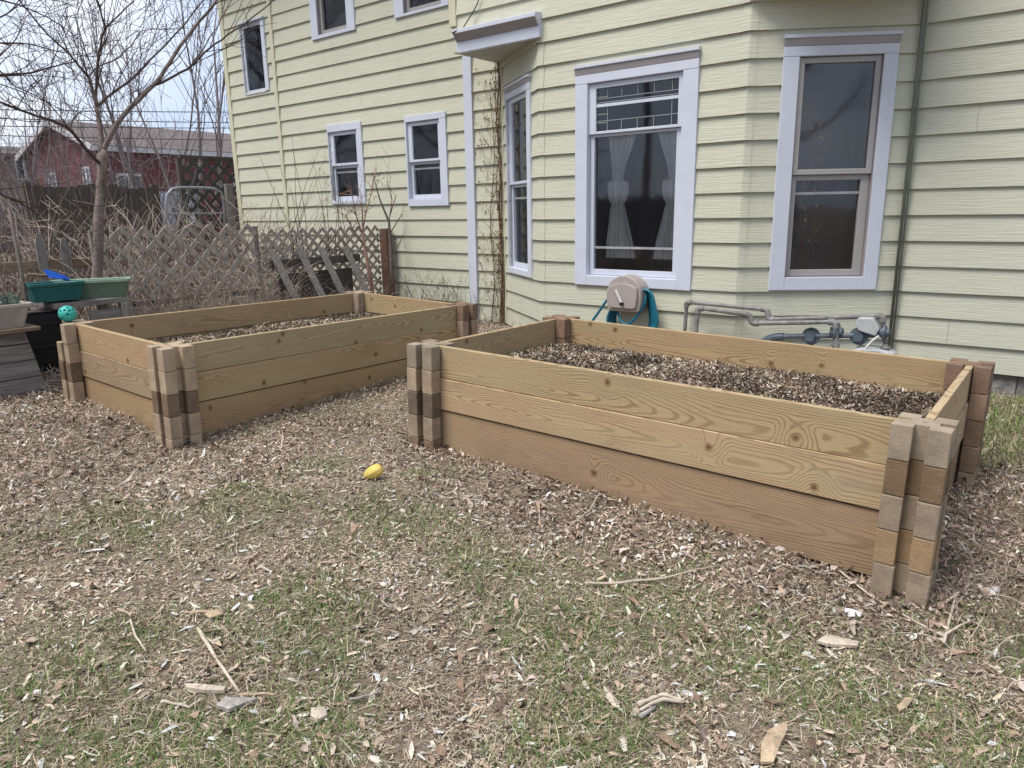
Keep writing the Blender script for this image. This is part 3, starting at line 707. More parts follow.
# ---------------------------------------------------------------- scattered debris
PAL_CHIP = np.array([(.45, .355, .265), (.52, .435, .345), (.375, .285, .21), (.275, .195, .14), (.17, .118, .085), (.10, .07, .055), (.58, .51, .43), (.33, .25, .195)])
PAL_LEAF = np.array([.83, .80, .76])*np.array([(.36, .295, .265), (.47, .405, .365), (.58, .53, .49), (.25, .185, .15), (.155, .108, .085), (.085, .06, .05), (.33, .255, .215), (.20, .14, .11)])
PAL_STRAW = np.array([(.44, .37, .26), (.36, .29, .20), (.52, .46, .36), (.25, .19, .13), (.30, .26, .16)])
PAL_GREEN = np.array([(.095, .165, .038), (.13, .205, .055), (.165, .21, .075), (.065, .12, .032), (.20, .215, .095)])
PAL_MULCH = np.array([.80, .79, .76])*np.array([(.40, .315, .235), (.50, .43, .35), (.24, .17, .125), (.09, .062, .048), (.055, .04, .034), (.33, .25, .185), (.13, .09, .068), (.60, .54, .47)])
def flakes(P, l, w_, pal, probs, curl=.15, tilt=.35, lift=.006, taper=.5, dark=None):
    """curled flakes of litter: six corners, two quads each"""
    n = len(P); yaw = RNG.uniform(0, 2*np.pi, n); pit = RNG.normal(0, tilt, n); rol = RNG.normal(0, tilt, n)
    cu = RNG.normal(0, 1, n)*curl; sk = RNG.uniform(-.3, .3, n)
    ax = np.c_[np.cos(yaw)*np.cos(pit), np.sin(yaw)*np.cos(pit), np.sin(pit)]
    sd = np.c_[-np.sin(yaw)*np.cos(rol), np.cos(yaw)*np.cos(rol), np.sin(rol)]
    up = np.cross(ax, sd)
    V = np.zeros((n, 6, 3)); k = 0
    for a, t in ((-.5, taper), (0, 1), (.5, taper)):
        for b in (-.5, .5):
            tw = t*RNG.uniform(.7, 1.2, n) if t != 1 else np.ones(n)
            h = (np.abs(cu)*l*.5 if a == 0 else 0)*np.sign(cu)
            V[:, k] = P + ax*(l*a)[:, None] + sd*(w_*b*tw + sk*w_*(a == 0))[:, None] + up*np.asarray(h+np.zeros(n))[:, None]; k += 1
    mz = V[:, :, 2].min(1); V[:, :, 2] += (P[:, 2]-mz)[:, None]*.75 + (RNG.uniform(0, 1, n)*lift)[:, None]
    b = np.arange(n)[:, None]*6
    F = np.concatenate([b+np.array([[0, 1, 3, 2]]), b+np.array([[2, 3, 5, 4]])])
    c = np.minimum(pal[RNG.choice(len(pal), n, p=np.array(probs)/sum(probs))]*RNG.lognormal(.10, .20, (n, 1)), .54)
    if dark is not None: c = c*dark[:, None]
    return V.reshape(-1, 3), F, np.repeat(c, 6, 0)
def blades(P, h, w_, pal, lean=.5):
    n = len(P); yaw = RNG.uniform(0, 2*np.pi, n); ln = np.abs(RNG.normal(lean, .3, n))
    d = np.c_[np.cos(yaw), np.sin(yaw), np.zeros(n)]; s_ = np.c_[-np.sin(yaw), np.cos(yaw), np.zeros(n)]
    V = np.zeros((n, 6, 3))
    for k, (t, wd) in enumerate(((0, 1), (.55, .8), (1, .12))):
        c = P + d*(h*ln*t*t)[:, None] + np.array([0, 0, 1])*(h*t*(1-.35*np.minimum(ln, 1.6)*t))[:, None]
        V[:, 2*k] = c-s_*(w_*wd*.5)[:, None]; V[:, 2*k+1] = c+s_*(w_*wd*.5)[:, None]
    b = np.arange(n)[:, None]*6
    F = np.concatenate([b+np.array([[0, 1, 3, 2]]), b+np.array([[2, 3, 5, 4]])])
    return V.reshape(-1, 3), F, np.repeat(pal[RNG.integers(0, len(pal), n)]*RNG.uniform(.75, 1.25, (n, 1)), 6, 0)
def join(parts):
    V, F, C, o = [], [], [], 0
    for v, f, c in parts: V.append(v); F.append(f+o); C.append(c); o += len(v)
    return np.concatenate(V), np.concatenate(F), np.concatenate(C)
def vgz(x, y): return np.array([gz(a, b) for a, b in zip(x, y)])
def in_bed(x, y, m=.0):
    r = np.zeros(len(x), bool)
    for P0, E, L, W in BEDS:
        u = (x-P0.x)*E[0][0]+(y-P0.y)*E[1][0]; v = (x-P0.x)*E[0][1]+(y-P0.y)*E[1][1]
        r |= (u > -m) & (u < L+m) & (v > -m) & (v < W+m)
    return r
def bed_dist(x, y, k):
    P0, E, L, W = BEDS[k]
    u = (x-P0.x)*E[0][0]+(y-P0.y)*E[1][0]; v = (x-P0.x)*E[0][1]+(y-P0.y)*E[1][1]
    du = np.maximum(np.maximum(-u, u-L), 0); dv = np.maximum(np.maximum(-v, v-W), 0); return np.hypot(du, dv)
def lawn(n, r0=1.35, r1=9.5, k=.75, spread=1.02):
    n = int(n*1.42); r0 *= .62
    """random lawn points about the yard, thicker nearby"""
    u = RNG.uniform(0, 1, n); e = 2-2*k+.0001 if False else .9
    r = (r0**e+u*(r1**e-r0**e))**(1/e); a = RNG.uniform(-spread-.22, spread-.10, n)+YAW
    x, y = -np.sin(a)*r, np.cos(a)*r
    ok = ~in_bed(x, y, -.0) & (y < 6.55) & ~((y > 5.80) & (x > -4.4) & (x < -2.2)) & (x > -8.5) & ~((y > 5.2) & (x > 1.2))
    return x[ok], y[ok]
def field(x, y, sc_, seed): return np.array([mnoise.fractal((a*sc_, b*sc_, seed), 1, 2, 3) for a, b in zip(x, y)])
GRASSY = [(450, 480, .30), (390, 520, .4), (235, 508, .35), (300, 470, .25), (660, 600, .50), (740, 640, .45), (560, 640, .35), (820, 690, .35), (860, 610, .35), (60, 690, .45), (150, 760, .4), (260, 745, .3), (300, 620, .35), (1000, 640, .3), (1005, 425, .5), (690, 585, .3), (130, 520, .4), (580, 730, .3), (960, 740, .3), (480, 560, .3)]
GP = [(ground_at(a, b), r) for a, b, r in GRASSY]
def patch(x, y):
    m = np.zeros(len(x))
    for p, r in GP: m = np.maximum(m, np.exp(-((x-p.x)**2+(y-p.y)**2)/(r*r)))
    return m
LEAFY = [(90, 430, .9), (40, 470, .7), (20, 410, .8), (560, 510, .35), (650, 540, .30), (470, 490, .25), (760, 580, .3), (330, 430, .3), (850, 600, .3), (985, 520, .7), (250, 465, .3)]
LP = [(ground_at(a, b), r) for a, b, r in LEAFY]
def leafy(x, y):
    m = np.exp(-(bed_dist(x, y, 0)/.24)**2)*.95
    m = np.maximum(m, np.exp(-(bed_dist(x, y, 1)/.20)**2)*.8)
    for p, r in LP: m = np.maximum(m, np.exp(-((x-p.x)**2+(y-p.y)**2)/(r*r)))
    return m
def P3(x, y, up=0.): return np.c_[x, y, vgz(x, y)+up]
parts = []
x, y = lawn(190000); m = leafy(x, y); g = patch(x, y); f = field(x, y, 1.4, 2.); r = np.hypot(x, y)
keep = RNG.uniform(0, 1, len(x)) < np.clip(.80+.5*f-.55*g-.45*m, .14, 1); x, y, r = x[keep], y[keep], r[keep]; n = len(x)
parts.append(flakes(P3(x, y), RNG.lognormal(math.log(.0115), .5, n)*(1+.10*r), RNG.lognormal(math.log(.0038), .45, n)*(1+.10*r), PAL_CHIP, [4, 2.8, 3.6, 3.4, 2.6, 1.6, 1.0, 3.4], .10, .28, .006, .6, np.clip(np.exp(.55*field(x, y, 1.0, 21.)+.35*field(x, y, 5., 23.)), .5, 1.45)))
x, y = lawn(110000); m = leafy(x, y); f = field(x, y, 2.2, 5.)
keep = RNG.uniform(0, 1, len(x)) < np.clip(m*1.1+.12+.25*f, .03, 1); x, y = x[keep], y[keep]; n = len(x); r = np.hypot(x, y)
heap = leafy(x, y)*RNG.uniform(0, .022, n)
parts.append(flakes(P3(x, y)+np.c_[np.zeros(n), np.zeros(n), heap], RNG.lognormal(math.log(.018), .45, n)*(1+.05*r), RNG.lognormal(math.log(.0085), .45, n)*(1+.03*r), PAL_LEAF, [4, 3.4, 2.2, 3.2, 2.6, 1.8, 3.6, 2.4], .42, .5, .012, .35, np.clip(np.exp(.6*field(x, y, 1.3, 31.)+.5*field(x, y, 6., 33.)), .45, 1.5)))
x, y = lawn(70000); n = len(x); r = np.hypot(x, y)
parts.append(flakes(P3(x, y), RNG.lognormal(math.log(.021), .5, n), np.full(n, .0012)*(1+.16*r), PAL_STRAW, [4, 3, 2.5, 3, 2], .06, .16, .012, .7))
x, y = lawn(3600, 1.35, 4.2); n = len(x)
parts.append(flakes(P3(x, y), RNG.lognormal(math.log(.034), .3, n), RNG.lognormal(math.log(.012), .3, n), PAL_CHIP, [4, 5, 2, 2, .6, .3, 4, 2], .10, .18, .010, .6))
x, y = lawn(5200); k = RNG.uniform(0, 1, len(x)) < np.clip(leafy(x, y)*.9+.10, 0, 1); x, y = x[k], y[k]; n = len(x)
parts.append(flakes(P3(x, y), RNG.lognormal(math.log(.042), .3, n), RNG.lognormal(math.log(.021), .3, n), np.array([(.30, .21, .145), (.36, .27, .20), (.22, .15, .105), (.42, .345, .29), (.16, .11, .08)]), [3, 3, 3, 2, 2], .5, .35, .014, .3))
x, y = lawn(190000, 1.35, 8.5); n = len(x)                      # crumbs and shreds
parts.append(flakes(P3(x, y), RNG.lognormal(math.log(.0080), .45, n)*(1+.10*np.hypot(x, y)), RNG.lognormal(math.log(.0026), .4, n)*(1+.10*np.hypot(x, y)), PAL_CHIP, [4, 3, 4, 3, 1.8, 1, 1, 4], .1, .3, .004, .6, np.clip(np.exp(.6*field(x, y, 1.6, 41.)), .5, 1.4)))
mesh_np('leaf_litter', *join(parts), M['litter'], 'stuff')
bpy.data.objects['leaf_litter']['label'] = 'dry leaves, wood chips and straw covering the yard'
parts = []
x, y = lawn(260000); g = patch(x, y); f = field(x, y, 3.0, 9.)
keep = RNG.uniform(0, 1, len(x)) < np.clip(g*1.75-.52+.85*f, .008, 1)*np.clip(1-leafy(x, y), .12, 1); x, y = x[keep], y[keep]; n = len(x); r = np.hypot(x, y)
parts.append(blades(P3(x, y), RNG.lognormal(math.log(.023), .35, n), np.full(n, .0023)*(1+.16*r), PAL_GREEN, .9))
x, y = lawn(60000); g = patch(x, y); keep = RNG.uniform(0, 1, len(x)) < np.clip(g*.8+.1, 0, 1); x, y = x[keep], y[keep]; n = len(x); r = np.hypot(x, y)
parts.append(blades(P3(x, y), RNG.lognormal(math.log(.030), .4, n), np.full(n, .0022)*(1+.16*r), PAL_STRAW, 1.3))
x = RNG.uniform(-1.0, 3.8, 30000); y = RNG.uniform(4.6, 6.5, 30000); ok = ~in_bed(x, y, .02); x, y = x[ok], y[ok]; n = len(x)
parts.append(blades(P3(x, y), RNG.lognormal(math.log(.055), .35, n), np.full(n, .004), np.concatenate([PAL_GREEN, PAL_STRAW[:2]]), .7))
mesh_np('grass', *join(parts), M['grass'], 'stuff')

# chips filling the beds
def fill(k, z0_, name, seed):
    P0, E, L, W = BEDS[k]; i = .06; V = []; nx_, ny_ = 44, 26
    hf = lambda a, b: z0_+.045*math.sin(math.pi*a)*math.sin(math.pi*b)+.030*mnoise.noise((a*5, b*4, seed))+.012*mnoise.noise((a*22, b*15, seed))
    pt = lambda a, b, up=0: P0+E @ Vector((.03+(L-.06)*a, .03+(W-.06)*b, hf(a, b)+up))
    for j in range(ny_+1):
        for q in range(nx_+1): V.append(tuple(pt(q/nx_, j/ny_)))
    ii, jj = np.meshgrid(np.arange(nx_), np.arange(ny_)); b = (jj*(nx_+1)+ii).ravel()
    F = np.c_[b, b+1, b+nx_+2, b+nx_+1]; C = np.full((len(V), 3), (.085, .062, .05))
    n = 40000; A, B = RNG.uniform(.0, 1, n), RNG.uniform(.0, 1, n)
    P = np.array([tuple(pt(a, b_)) for a, b_ in zip(A, B)]); f = field(P[:, 0], P[:, 1], 2.5, seed)
    a = flakes(P, RNG.lognormal(math.log(.0150), .5, n), RNG.lognormal(math.log(.0060), .45, n), PAL_MULCH, [3.4, 2.8, 3.2, 3.8, 3.6, 2.8, 3, 1.8], .25, .45, .014, .5, np.clip(.95+.9*f, .5, 1.25))
    return tag(mesh_np(name, *join([(np.array(V), F, C), a]), M['litter'], 'stuff'), ['dark wood chip mulch filling the larger raised bed', 'wood chip mulch filling the smaller raised bed'][k])
fill(0, -.185, 'mulch', 3.); fill(1, -.215, 'mulch', 7.)

# ---------------------------------------------------------------- things lying on the lawn
def stick(pts, r, mat, label, name='stick', lift=.018, cat='stick'):
    G = [ground_at(a, b) for a, b in pts]; mb = MB(); P = []
    for i in range(len(G)-1):
        for t in (0, .33, .66): q = G[i].lerp(G[i+1], t); q.z = gz(q.x, q.y)+lift+random.uniform(-.003, .003); P.append(q)
    q = G[-1].copy(); q.z += lift; P.append(q); n = len(P)
    mb.tube(P, [r*(1-.45*i/n)*random.uniform(.85, 1.15) for i in range(n)], 6)
    return tag(mb.build(name, M[mat], None, smooth=True, loc=tuple(P[0])), label, cat)
S = 'sticks lying on the lawn'
stick([(585, 588), (620, 587), (665, 582), (717, 570)], .0062, 'stickpale', 'long thin pale stick curving across the grass before the larger bed')
stick([(199, 634), (217, 664), (240, 697)], .0072, 'stickpale', 'long straight bleached stick lying diagonally on mulch among grey bark pieces')
stick([(131, 624), (136, 640), (147, 656)], .0050, 'stickpale', 'short curved pale stick standing apart on mossy ground')
stick([(824, 576), (838, 573), (870, 600), (943, 641)], .0055, 'stickpale', 'long bent pale stalk below the leaning corner post of the larger bed')
f1 = stick([(943, 648), (950, 620), (955, 600)], .0058, 'stickpale', 'forked pale twig lying right of the corner post of the larger bed')
mb = MB(); p = [ground_at(a, b)+Vector((0, 0, .02)) for a, b in ((944, 640), (960, 630), (975, 624))]; mb.tube(p, [.005, .004, .003], 6); mb.build('side_twig', M['stickpale'], f1, smooth=True)
stick([(944, 607), (958, 597), (970, 588)], .0065, 'stickpale', 'short thick pale twig pointing away from the corner post of the larger bed')
stick([(192, 618), (205, 616), (222, 616)], .0085, 'sticktan', 'flat tan splinter of wood lying in chips above the long bleached stick')
stick([(350, 705), (372, 700), (381, 693)], .0045, 'stickgrey', 'thin grey twig lying in chips near the middle of the foreground')
stick([(600, 498), (590, 515), (567, 535)], .0035, 'stickpale', 'thin dry stalk standing in dead leaves against the long front board', lift=.03)
stick([(640, 722), (655, 712)], .0085, 'stickgrey', 'stubby grey twig near the forked driftwood piece')
stick([(240, 700), (262, 699), (277, 700)], .0060, 'sticktan', 'tan wood strip lying at the foot of the long bleached stick')
stick([(165, 706), (190, 712), (205, 704)], .0050, 'stickpale', 'pale bent twig left of the flat grey bark')
def chunk(outline, th, mat, label, name='bark_chip', cat='bark chip', lift=.012, arch_=.010):
    G = [ground_at(a, b) for a, b in outline]; c = sum(G, Vector())/len(G); mb = MB(); n = len(G)
    top = []; bot = []
    for g in G:
        z = gz(g.x, g.y)+lift; top.append(Vector((g.x, g.y, z+th))); bot.append(Vector((g.x, g.y, z)))
    ct, cb = c+Vector((0, 0, lift+th+arch_)), c+Vector((0, 0, lift+arch_*.4))
    for i in range(n):
        j = (i+1) % n; mb.quad(top[i], top[j], ct); mb.quad(bot[j], bot[i], cb); mb.quad(bot[i], bot[j], top[j], top[i])
    return tag(mb.build(name, M[mat], None, .002, loc=tuple(c)), label, cat)
chunk([(761, 748), (768, 736), (785, 727), (787, 735), (780, 750), (773, 768), (760, 768)], .008, 'sticktan', 'large tan bark slab lying alone at the front edge of the lawn')
chunk([(217, 712), (226, 704), (243, 704), (259, 705), (245, 710), (230, 716)], .012, 'stickgrey', 'flat grey bark piece lying beside the foot of the long bleached stick')
chunk([(185, 690), (192, 692), (207, 692), (226, 693), (225, 697), (205, 697), (188, 694)], .012, 'stickpale', 'pale curled bark strip lying left of the long bleached stick')
chunk([(312, 714), (325, 713), (328, 721), (318, 726), (311, 722)], .010, 'stickpale', 'square pale wood chip lying right of the flat grey bark piece')
chunk([(603, 690), (609, 694), (618, 705), (620, 712), (614, 711), (606, 702)], .004, 'stickpale', 'pale pointed wood flake beside the forked driftwood piece')
chunk([(816, 646), (826, 640), (858, 647), (857, 651), (830, 650)], .010, 'stickpale', 'pale split wood piece lying below the front corner of the larger bed')
chunk([(896, 711), (905, 702), (913, 703), (906, 712), (899, 716)], .006, 'sticktan', 'small tan wood chip lying alone on bare litter at lower right')
chunk([(205, 618), (222, 613), (224, 618), (210, 622)], .006, 'sticktan', 'thin tan chip overlapping the tan splinter of wood')
chunk([(842, 613), (850, 614), (862, 618), (860, 622), (848, 622)], .003, 'handle', 'crumpled white leaf lying among dead leaves near the corner post', 'dry_leaf', 'leaf', .02, .012)
chunk([(989, 593), (996, 590), (999, 595), (994, 600), (989, 598)], .003, 'handle', 'round white leaf on the twig litter right of the larger bed', 'dry_leaf', 'leaf', .02, .008)
dw = stick([(638, 711), (648, 706), (662, 701), (684, 706)], .0085, 'stickpale', 'forked bleached driftwood piece lying on grassy chips', 'driftwood', .02, 'driftwood')
mb = MB(); p = [ground_at(a, b)+Vector((0, 0, .02)) for a, b in ((640, 716), (652, 709), (663, 705), (683, 708))]; mb.tube(p, [.005, .006, .007, .005], 6); mb.build('fork', M['stickpale'], dw, smooth=True)
# yellow gourd
p = ground_at(374.5, 480)
gd = MB(); ax = Vector((.74, .52, .42)).normalized(); s1 = Vector((-.57, .82, 0)).normalized(); s2 = ax.cross(s1)
prof = [(0, -.060), (.012, -.058), (.019, -.048), (.027, -.032), (.034, -.010), (.036, .010), (.033, .028), (.025, .041), (.013, .049), (0, .051)]
b_ = MB(); 
def bumpy(a, b, h):
    ang = math.atan2(b, a); r = math.hypot(a, b)*(1+.05*math.sin(ang*7+h*30)); return p+Vector((0, 0, .045))+ax*h+s1*(r*math.cos(ang))+s2*(r*math.sin(ang))
b_.lathe(prof, 28, bumpy); tag(b_.build('gourd', M['yellow'], None, smooth=True, loc=tuple(p)), 'small bumpy yellow gourd lying on the lawn between the beds', 'gourd')

# ================================================================== POTTING CORNER (left)
# bench: top, legs, apron
bx0, bx1, by0, by1, bz = -6.95, -6.42, 2.22, 2.80, .80
bn = thing('wooden_bench', (-6.7, 2.5, gz(-6.7, 2.5)), 'weathered grey wooden bench carrying two green window boxes', 'bench')
mb = MB()
for k in range(3): mb.box(bx0+.18*k, bx0+.18*k+.17, by0, by1, bz-.045, bz)
mb.build('bench_top', M['grey_wood'], bn, .004)
for x in (bx0+.03, bx1-.05):
    for y in (by0+.085, by1-.075): MB().box(x, x+.07, y, y+.07, .1, bz-.047).build('leg', M['grey_wood_z'], bn, .004)
MB().box(bx1-.024, bx1-.002, by0+.25, by1-.004, bz-.19, bz-.085).build('apron', M['grey_wood'], bn, .003)
MB().box(bx0+.04, bx1-.06, by0+.02, by1-.02, .32, .345).build('shelf', M['grey_wood'], bn, .003)
# black box added to stand for the dark gap under the teal box
cb = thing('shade_box', (-6.75, 2.0, gz(-6.7, 2.)), 'plain black shade box in the shade between bench and plank planter', 'shade box')
mb = MB(); P = [Vector(q) for q in ((-7.2, 1.60, .1), (-6.47, 1.60, .1), (-7.2, 2.295, .1), (-6.47, 2.295, .1), (-7.15, 1.66, .735), (-6.50, 1.66, .735), (-7.15, 2.285, .735), (-6.50, 2.285, .735))]; mb.hexa(P); mb.build('shade_box_body', M['black'], cb, .015)
mb = MB(); mb.box(-7.18, -6.48, 1.64, 2.29, .735, .752); mb.build('lid', M['dark_wood'], cb, .01)
for z in (.28, .46, .64): MB().box(-6.52, -6.478+.02*(.64-z), 1.66, 2.27, z-.012, z+.012).build('rib', M['black'], cb, .004)
def tub(name, c, yaw, L, W, H, mat, rim, label, ribs=0):
    """a tapered window box with a rolled rim and soil"""
    Rm = Matrix.Rotation(yaw, 3, 'Z'); c = Vector(c); root = thing(name, c, label, 'window box')
    fn = lambda a, b, h: c+Rm @ Vector((a, b, h))
    def rr(l, w_, r=.03, n=4):
        o = []
        for sx, sy, a0 in ((1, 1, 0), (-1, 1, 90), (-1, -1, 180), (1, -1, 270)):
            for k in range(n+1):
                a = math.radians(a0+90*k/n); o.append((sx*(l/2-r)+r*math.cos(a), sy*(w_/2-r)+r*math.sin(a)))
        return o
    def ringed(levels, nm, mt, close=False, par=None):
        mb = MB(); n = None
        for l, w_, h in levels:
            o = rr(l, w_); n = len(o); mb.v += [tuple(fn(a, b, h)) for a, b in o]
        for i in range(len(levels)-1):
            for k in range(n): mb.f.append((i*n+k, i*n+(k+1) % n, (i+1)*n+(k+1) % n, (i+1)*n+k))
        if close: mb.f.append(tuple(range(n)))
        return mb.build(nm, M[mt], par or root, smooth=False)
    ringed([(L*.86, W*.78, 0), (L*.96, W*.93, H*.80), (L*.965, W*.94, H*.81), (L*.985, W*.97, H*.82), (L*.99, W*.975, H)], 'tub', mat, True)
    ringed([(L, W, H-.022), (L*1.015, W*1.03, H-.02), (L*1.015, W*1.03, H), (L*.985, W*.96, H+.002), (L*.95, W*.90, H-.004), (L*.93, W*.86, H-.03)], 'rim', rim)
    s_ = MB(); o = rr(L*.94, W*.88); s_.v = [tuple(fn(a, b, H-.028)) for a, b in o]; s_.f = [tuple(range(len(o)))]; s_.build('soil', M['soil'], root, fix=False)
    if ribs:
        mb = MB()
        for k in range(ribs):
            q = (k+.5)/ribs*2-1
            if abs(q) < .9: mb.tube([fn(q*L*.42, -W*.415-.0, H*.12), fn(q*L*.465, -W*.475, H*.74)], .004, 5)
        mb.build('ribs', M[mat], root)
    return root, fn
tub('window_box', (-6.55, 2.285, bz+.016), math.pi/2-.06, .39, .24, .145, 'teal', 'teal', 'teal plastic window box holding a blue trowel')
tub('window_box', (-6.64, 2.60, bz+.002), math.radians(60), .60, .25, .15, 'sage', 'sage_rim', 'dull sage green plastic window box at the back of the bench')
tr = thing('trowel', (-6.58, 2.28, bz+.15), 'blue bladed hand trowel lying across the teal window box', 'trowel')
T0_ = Vector((-6.54, 2.40, bz+.166)); T1_ = Vector((-6.55, 2.25, bz+.215)); T2_ = Vector((-6.56, 2.12, bz+.235))
mb = MB(); d = (T0_-T1_); s1 = Vector((.6, .1, -.6)).normalized()*.048; up = Vector((0, 0, 1))
for a, b in ((0, .35), (.35, .8), (.8, 1)):
    wa, wb = [1-.1*q if q < .7 else max(.08, (1-q)*2.6) for q in (a, b)]
    A, B = T1_+d*a, T1_+d*b
    mb.quad(A-s1*wa+up*.02, A-up*.004, B-up*.004, B-s1*wb+up*.02); mb.quad(A-up*.004, A+s1*wa+up*.02, B+s1*wb+up*.02, B-up*.004)
bl = mb.build('blade', M['blue'], tr); sm = bl.modifiers.new('thick', 'SOLIDIFY'); sm.thickness = .006
MB().tube([T1_, T1_.lerp(T2_, .25), T2_], [.008, .013, .013], 8).build('handle', M['brown_wood'], tr, smooth=True)
# turquoise perforated ball sitting on the corner post
me = bpy.data.meshes.new('ball'); bm = bmesh.new(); bmesh.ops.create_icosphere(bm, subdivisions=4, radius=.058)
ico = bmesh.new(); bmesh.ops.create_icosphere(ico, subdivisions=2, radius=1); dirs = [v.co.normalized() for v in ico.verts]; ico.free()
bmesh.ops.delete(bm, geom=[f for f in bm.faces if max(f.calc_center_median().normalized().dot(q) for q in dirs[:42:2]) > .985], context='FACES')
bm.to_mesh(me); bm.free(); bp_ = Vector((PA[0]-.035, PA[1]-.02, PA[2]+.060))
bo = finish('ball', me, M['turq'], smooth=True, loc=tuple(bp_)); sm = bo.modifiers.new('shell', 'SOLIDIFY'); sm.thickness = .005
tag(bo, 'turquoise perforated toy ball on the broken corner post of the smaller bed', 'ball')
# plank planter at the left edge
pl = thing('plank_planter', (-6.35, 1.75, gz(-6.3, 1.7)), 'weathered grey plank planter with splayed sides at the left edge', 'planter')
g0 = gz(-6.3, 1.7)-.01; X1, X2 = -6.12, -6.62
for k in range(4):
    za, zb = g0+.125*k, g0+.125*(k+1)-.006
    f = lambda z: (z-g0)*.14
    mb = MB(); mb.hexa([Vector(q) for q in ((X1-f(za)-.02, .95+f(za), za), (X1-f(za), .95+f(za), za), (X1-f(za)-.02, 1.98-f(za), za), (X1-f(za), 1.98-f(za), za), (X1-f(zb)-.02, .95+f(zb), zb), (X1-f(zb), .95+f(zb), zb), (X1-f(zb)-.02, 1.98-f(zb), zb), (X1-f(zb), 1.98-f(zb), zb))]); mb.build('plank', M['grey_wood'], pl, .003)
    mb = MB(); mb.hexa([Vector(q) for q in ((X2, 1.98-f(za)-.02, za), (X1-f(za)-.021, 1.98-f(za)-.02, za), (X2, 1.98-f(za), za), (X1-f(za)-.021, 1.98-f(za), za), (X2, 1.98-f(zb)-.02, zb), (X1-f(zb)-.021, 1.98-f(zb)-.02, zb), (X2, 1.98-f(zb), zb), (X1-f(zb)-.021, 1.98-f(zb), zb))]); mb.build('plank', M['dark_wood'], pl, .003)  # shadow on this end is painted in by the darker planks
MB().box(-6.64, -6.08, .9, 1.99, .655, .682).build('shelf', M['brown_wood'], pl, .004)
bb, fnb = tub('window_box', (-6.27, 1.55, .684), math.pi/2, .86, .27, .17, 'beigebox', 'beigebox', 'beige ribbed plastic window box on the plank planter at the left edge', 40)
# plants in it
pt = MB()
for k in range(60):
    a = Vector((-6.27+random.uniform(-.09, .09), 1.55+random.uniform(-.38, .38), .83)); d = Vector((random.uniform(-.6, .6), random.uniform(-.6, .6), 1)).normalized()
    L = random.uniform(.04, .13)
    for j in range(4): pt.tube([a+d*L*j/4, a+d*L*(j/4)+Vector((random.uniform(-.05, .05), random.uniform(-.05, .05), random.uniform(.0, .04)))], [.006, .002], 4)
    pt.tube([a, a+d*L], [.004, .002], 4)
m_plant = simple('frosted green foliage', (.10, .15, .125), .8, .2, .3, 30)
tag(pt.build('potted_plant', m_plant, None, loc=(-6.27, 1.55, .82)), 'low blue green plants growing in the beige window box', 'plant')
# stakes
for (px0, px1, r, X, lab) in (((29, 312), (9, 207), .013, -6.55, 'thick rusty metal stake leaning beside the plank planter'), ((25, 300), (15, 212), .007, -6.9, 'thin dark garden stake behind the thick rusty one')):
    a, b = at(*px0, X=X), at(*px1, X=X); a = a+(a-b)*((a.z-.15)/(b.z-a.z)); mb = MB(); mb.tube([a, (a+b)/2, b], r, 7); tag(mb.build('stake', M['steel'], None, smooth=True, loc=tuple(a)), lab, 'stake')
# two short picket fence remnants and rail behind the bench
pk = thing('picket_fence', (-7.6, 2.6, gz(-7.6, 2.6)), 'old pale pickets with a brown rail standing behind the bench', 'fence')
mb = MB(); mb.box(-7.66, -7.625, 1.4, 3.05, .99, 1.085); mb.build('rail', M['brown_wood'], pk, .004)
for y, w_, zt in ((2.60, .085, 1.33), (2.80, .085, 1.28), (2.06, .085, 1.22), (1.72, .085, 1.25)):
    mb = MB(); mb.prism([(y-w_/2, .2), (y+w_/2, .2), (y+w_/2, zt-.10), (y+.018, zt), (y-.018, zt), (y-w_/2, zt-.10)], -7.622, -7.604, lambda a, b, h: Vector((h, a, b))); mb.build('picket', M['grey_wood_z'], pk, .002)

# ================================================================== LATTICE, FENCES
def lattice(mb, y0, y1, z0, z1, X, pitch, w_, tilt=0., top=None):
    def clip(p, d):
        lo, hi = -99, 99
        for k, (a, b) in ((0, (y0, y1)), (1, (z0, z1))):
            t0, t1 = sorted(((a-p[k])/d[k], (b-p[k])/d[k])); lo, hi = max(lo, t0), min(hi, t1)
        return lo, hi
    s_ = pitch*math.sqrt(2)
    for sgn, xo in ((1, 0), (-1, .0115)):
        c = y0-(z1-z0)-s_
        while c < y1+(z1-z0)+s_:
            p = (c, z0 if sgn > 0 else z1); d = (.7071, .7071*sgn); lo, hi = clip(p, d)
            if hi-lo > .05:
                A = Vector((X+xo, p[0]+d[0]*lo, p[1]+d[1]*lo)); B = Vector((X+xo, p[0]+d[0]*hi, p[1]+d[1]*hi))
                j = random.uniform(-.006, .006); nrm = Vector((0, -d[1], d[0]))*w_/2; th = Vector((.005, 0, 0)); jj = Vector((0, j, 0))
                A, B = A+jj, B+jj
                mb.hexa([A-nrm-th, A-nrm+th, A+nrm-th, A+nrm+th, B-nrm-th, B-nrm+th, B+nrm-th, B+nrm+th])
            c += s_
    return mb
lf = thing('lattice_fence', (-7.3, 3.9, gz(-7.3, 3.9)), 'sagging grey wide lattice panel among dry brush behind the smaller bed', 'fence', 'lattice panels along the yard edge')
lattice(MB(), 2.98, 4.62, .66, 1.36, -7.3, .158, .044).build('lattice_panel', M['lattice'], lf)
for y in (2.95, 4.64): MB().box(-7.36, -7.31, y-.03, y+.03, .1, 1.34).build('post', M['grey_wood_z'], lf, .004)
MB().box(-7.35, -7.312, 2.98, 4.61, .60, .655).build('rail', M['dark_wood'], lf, .003)
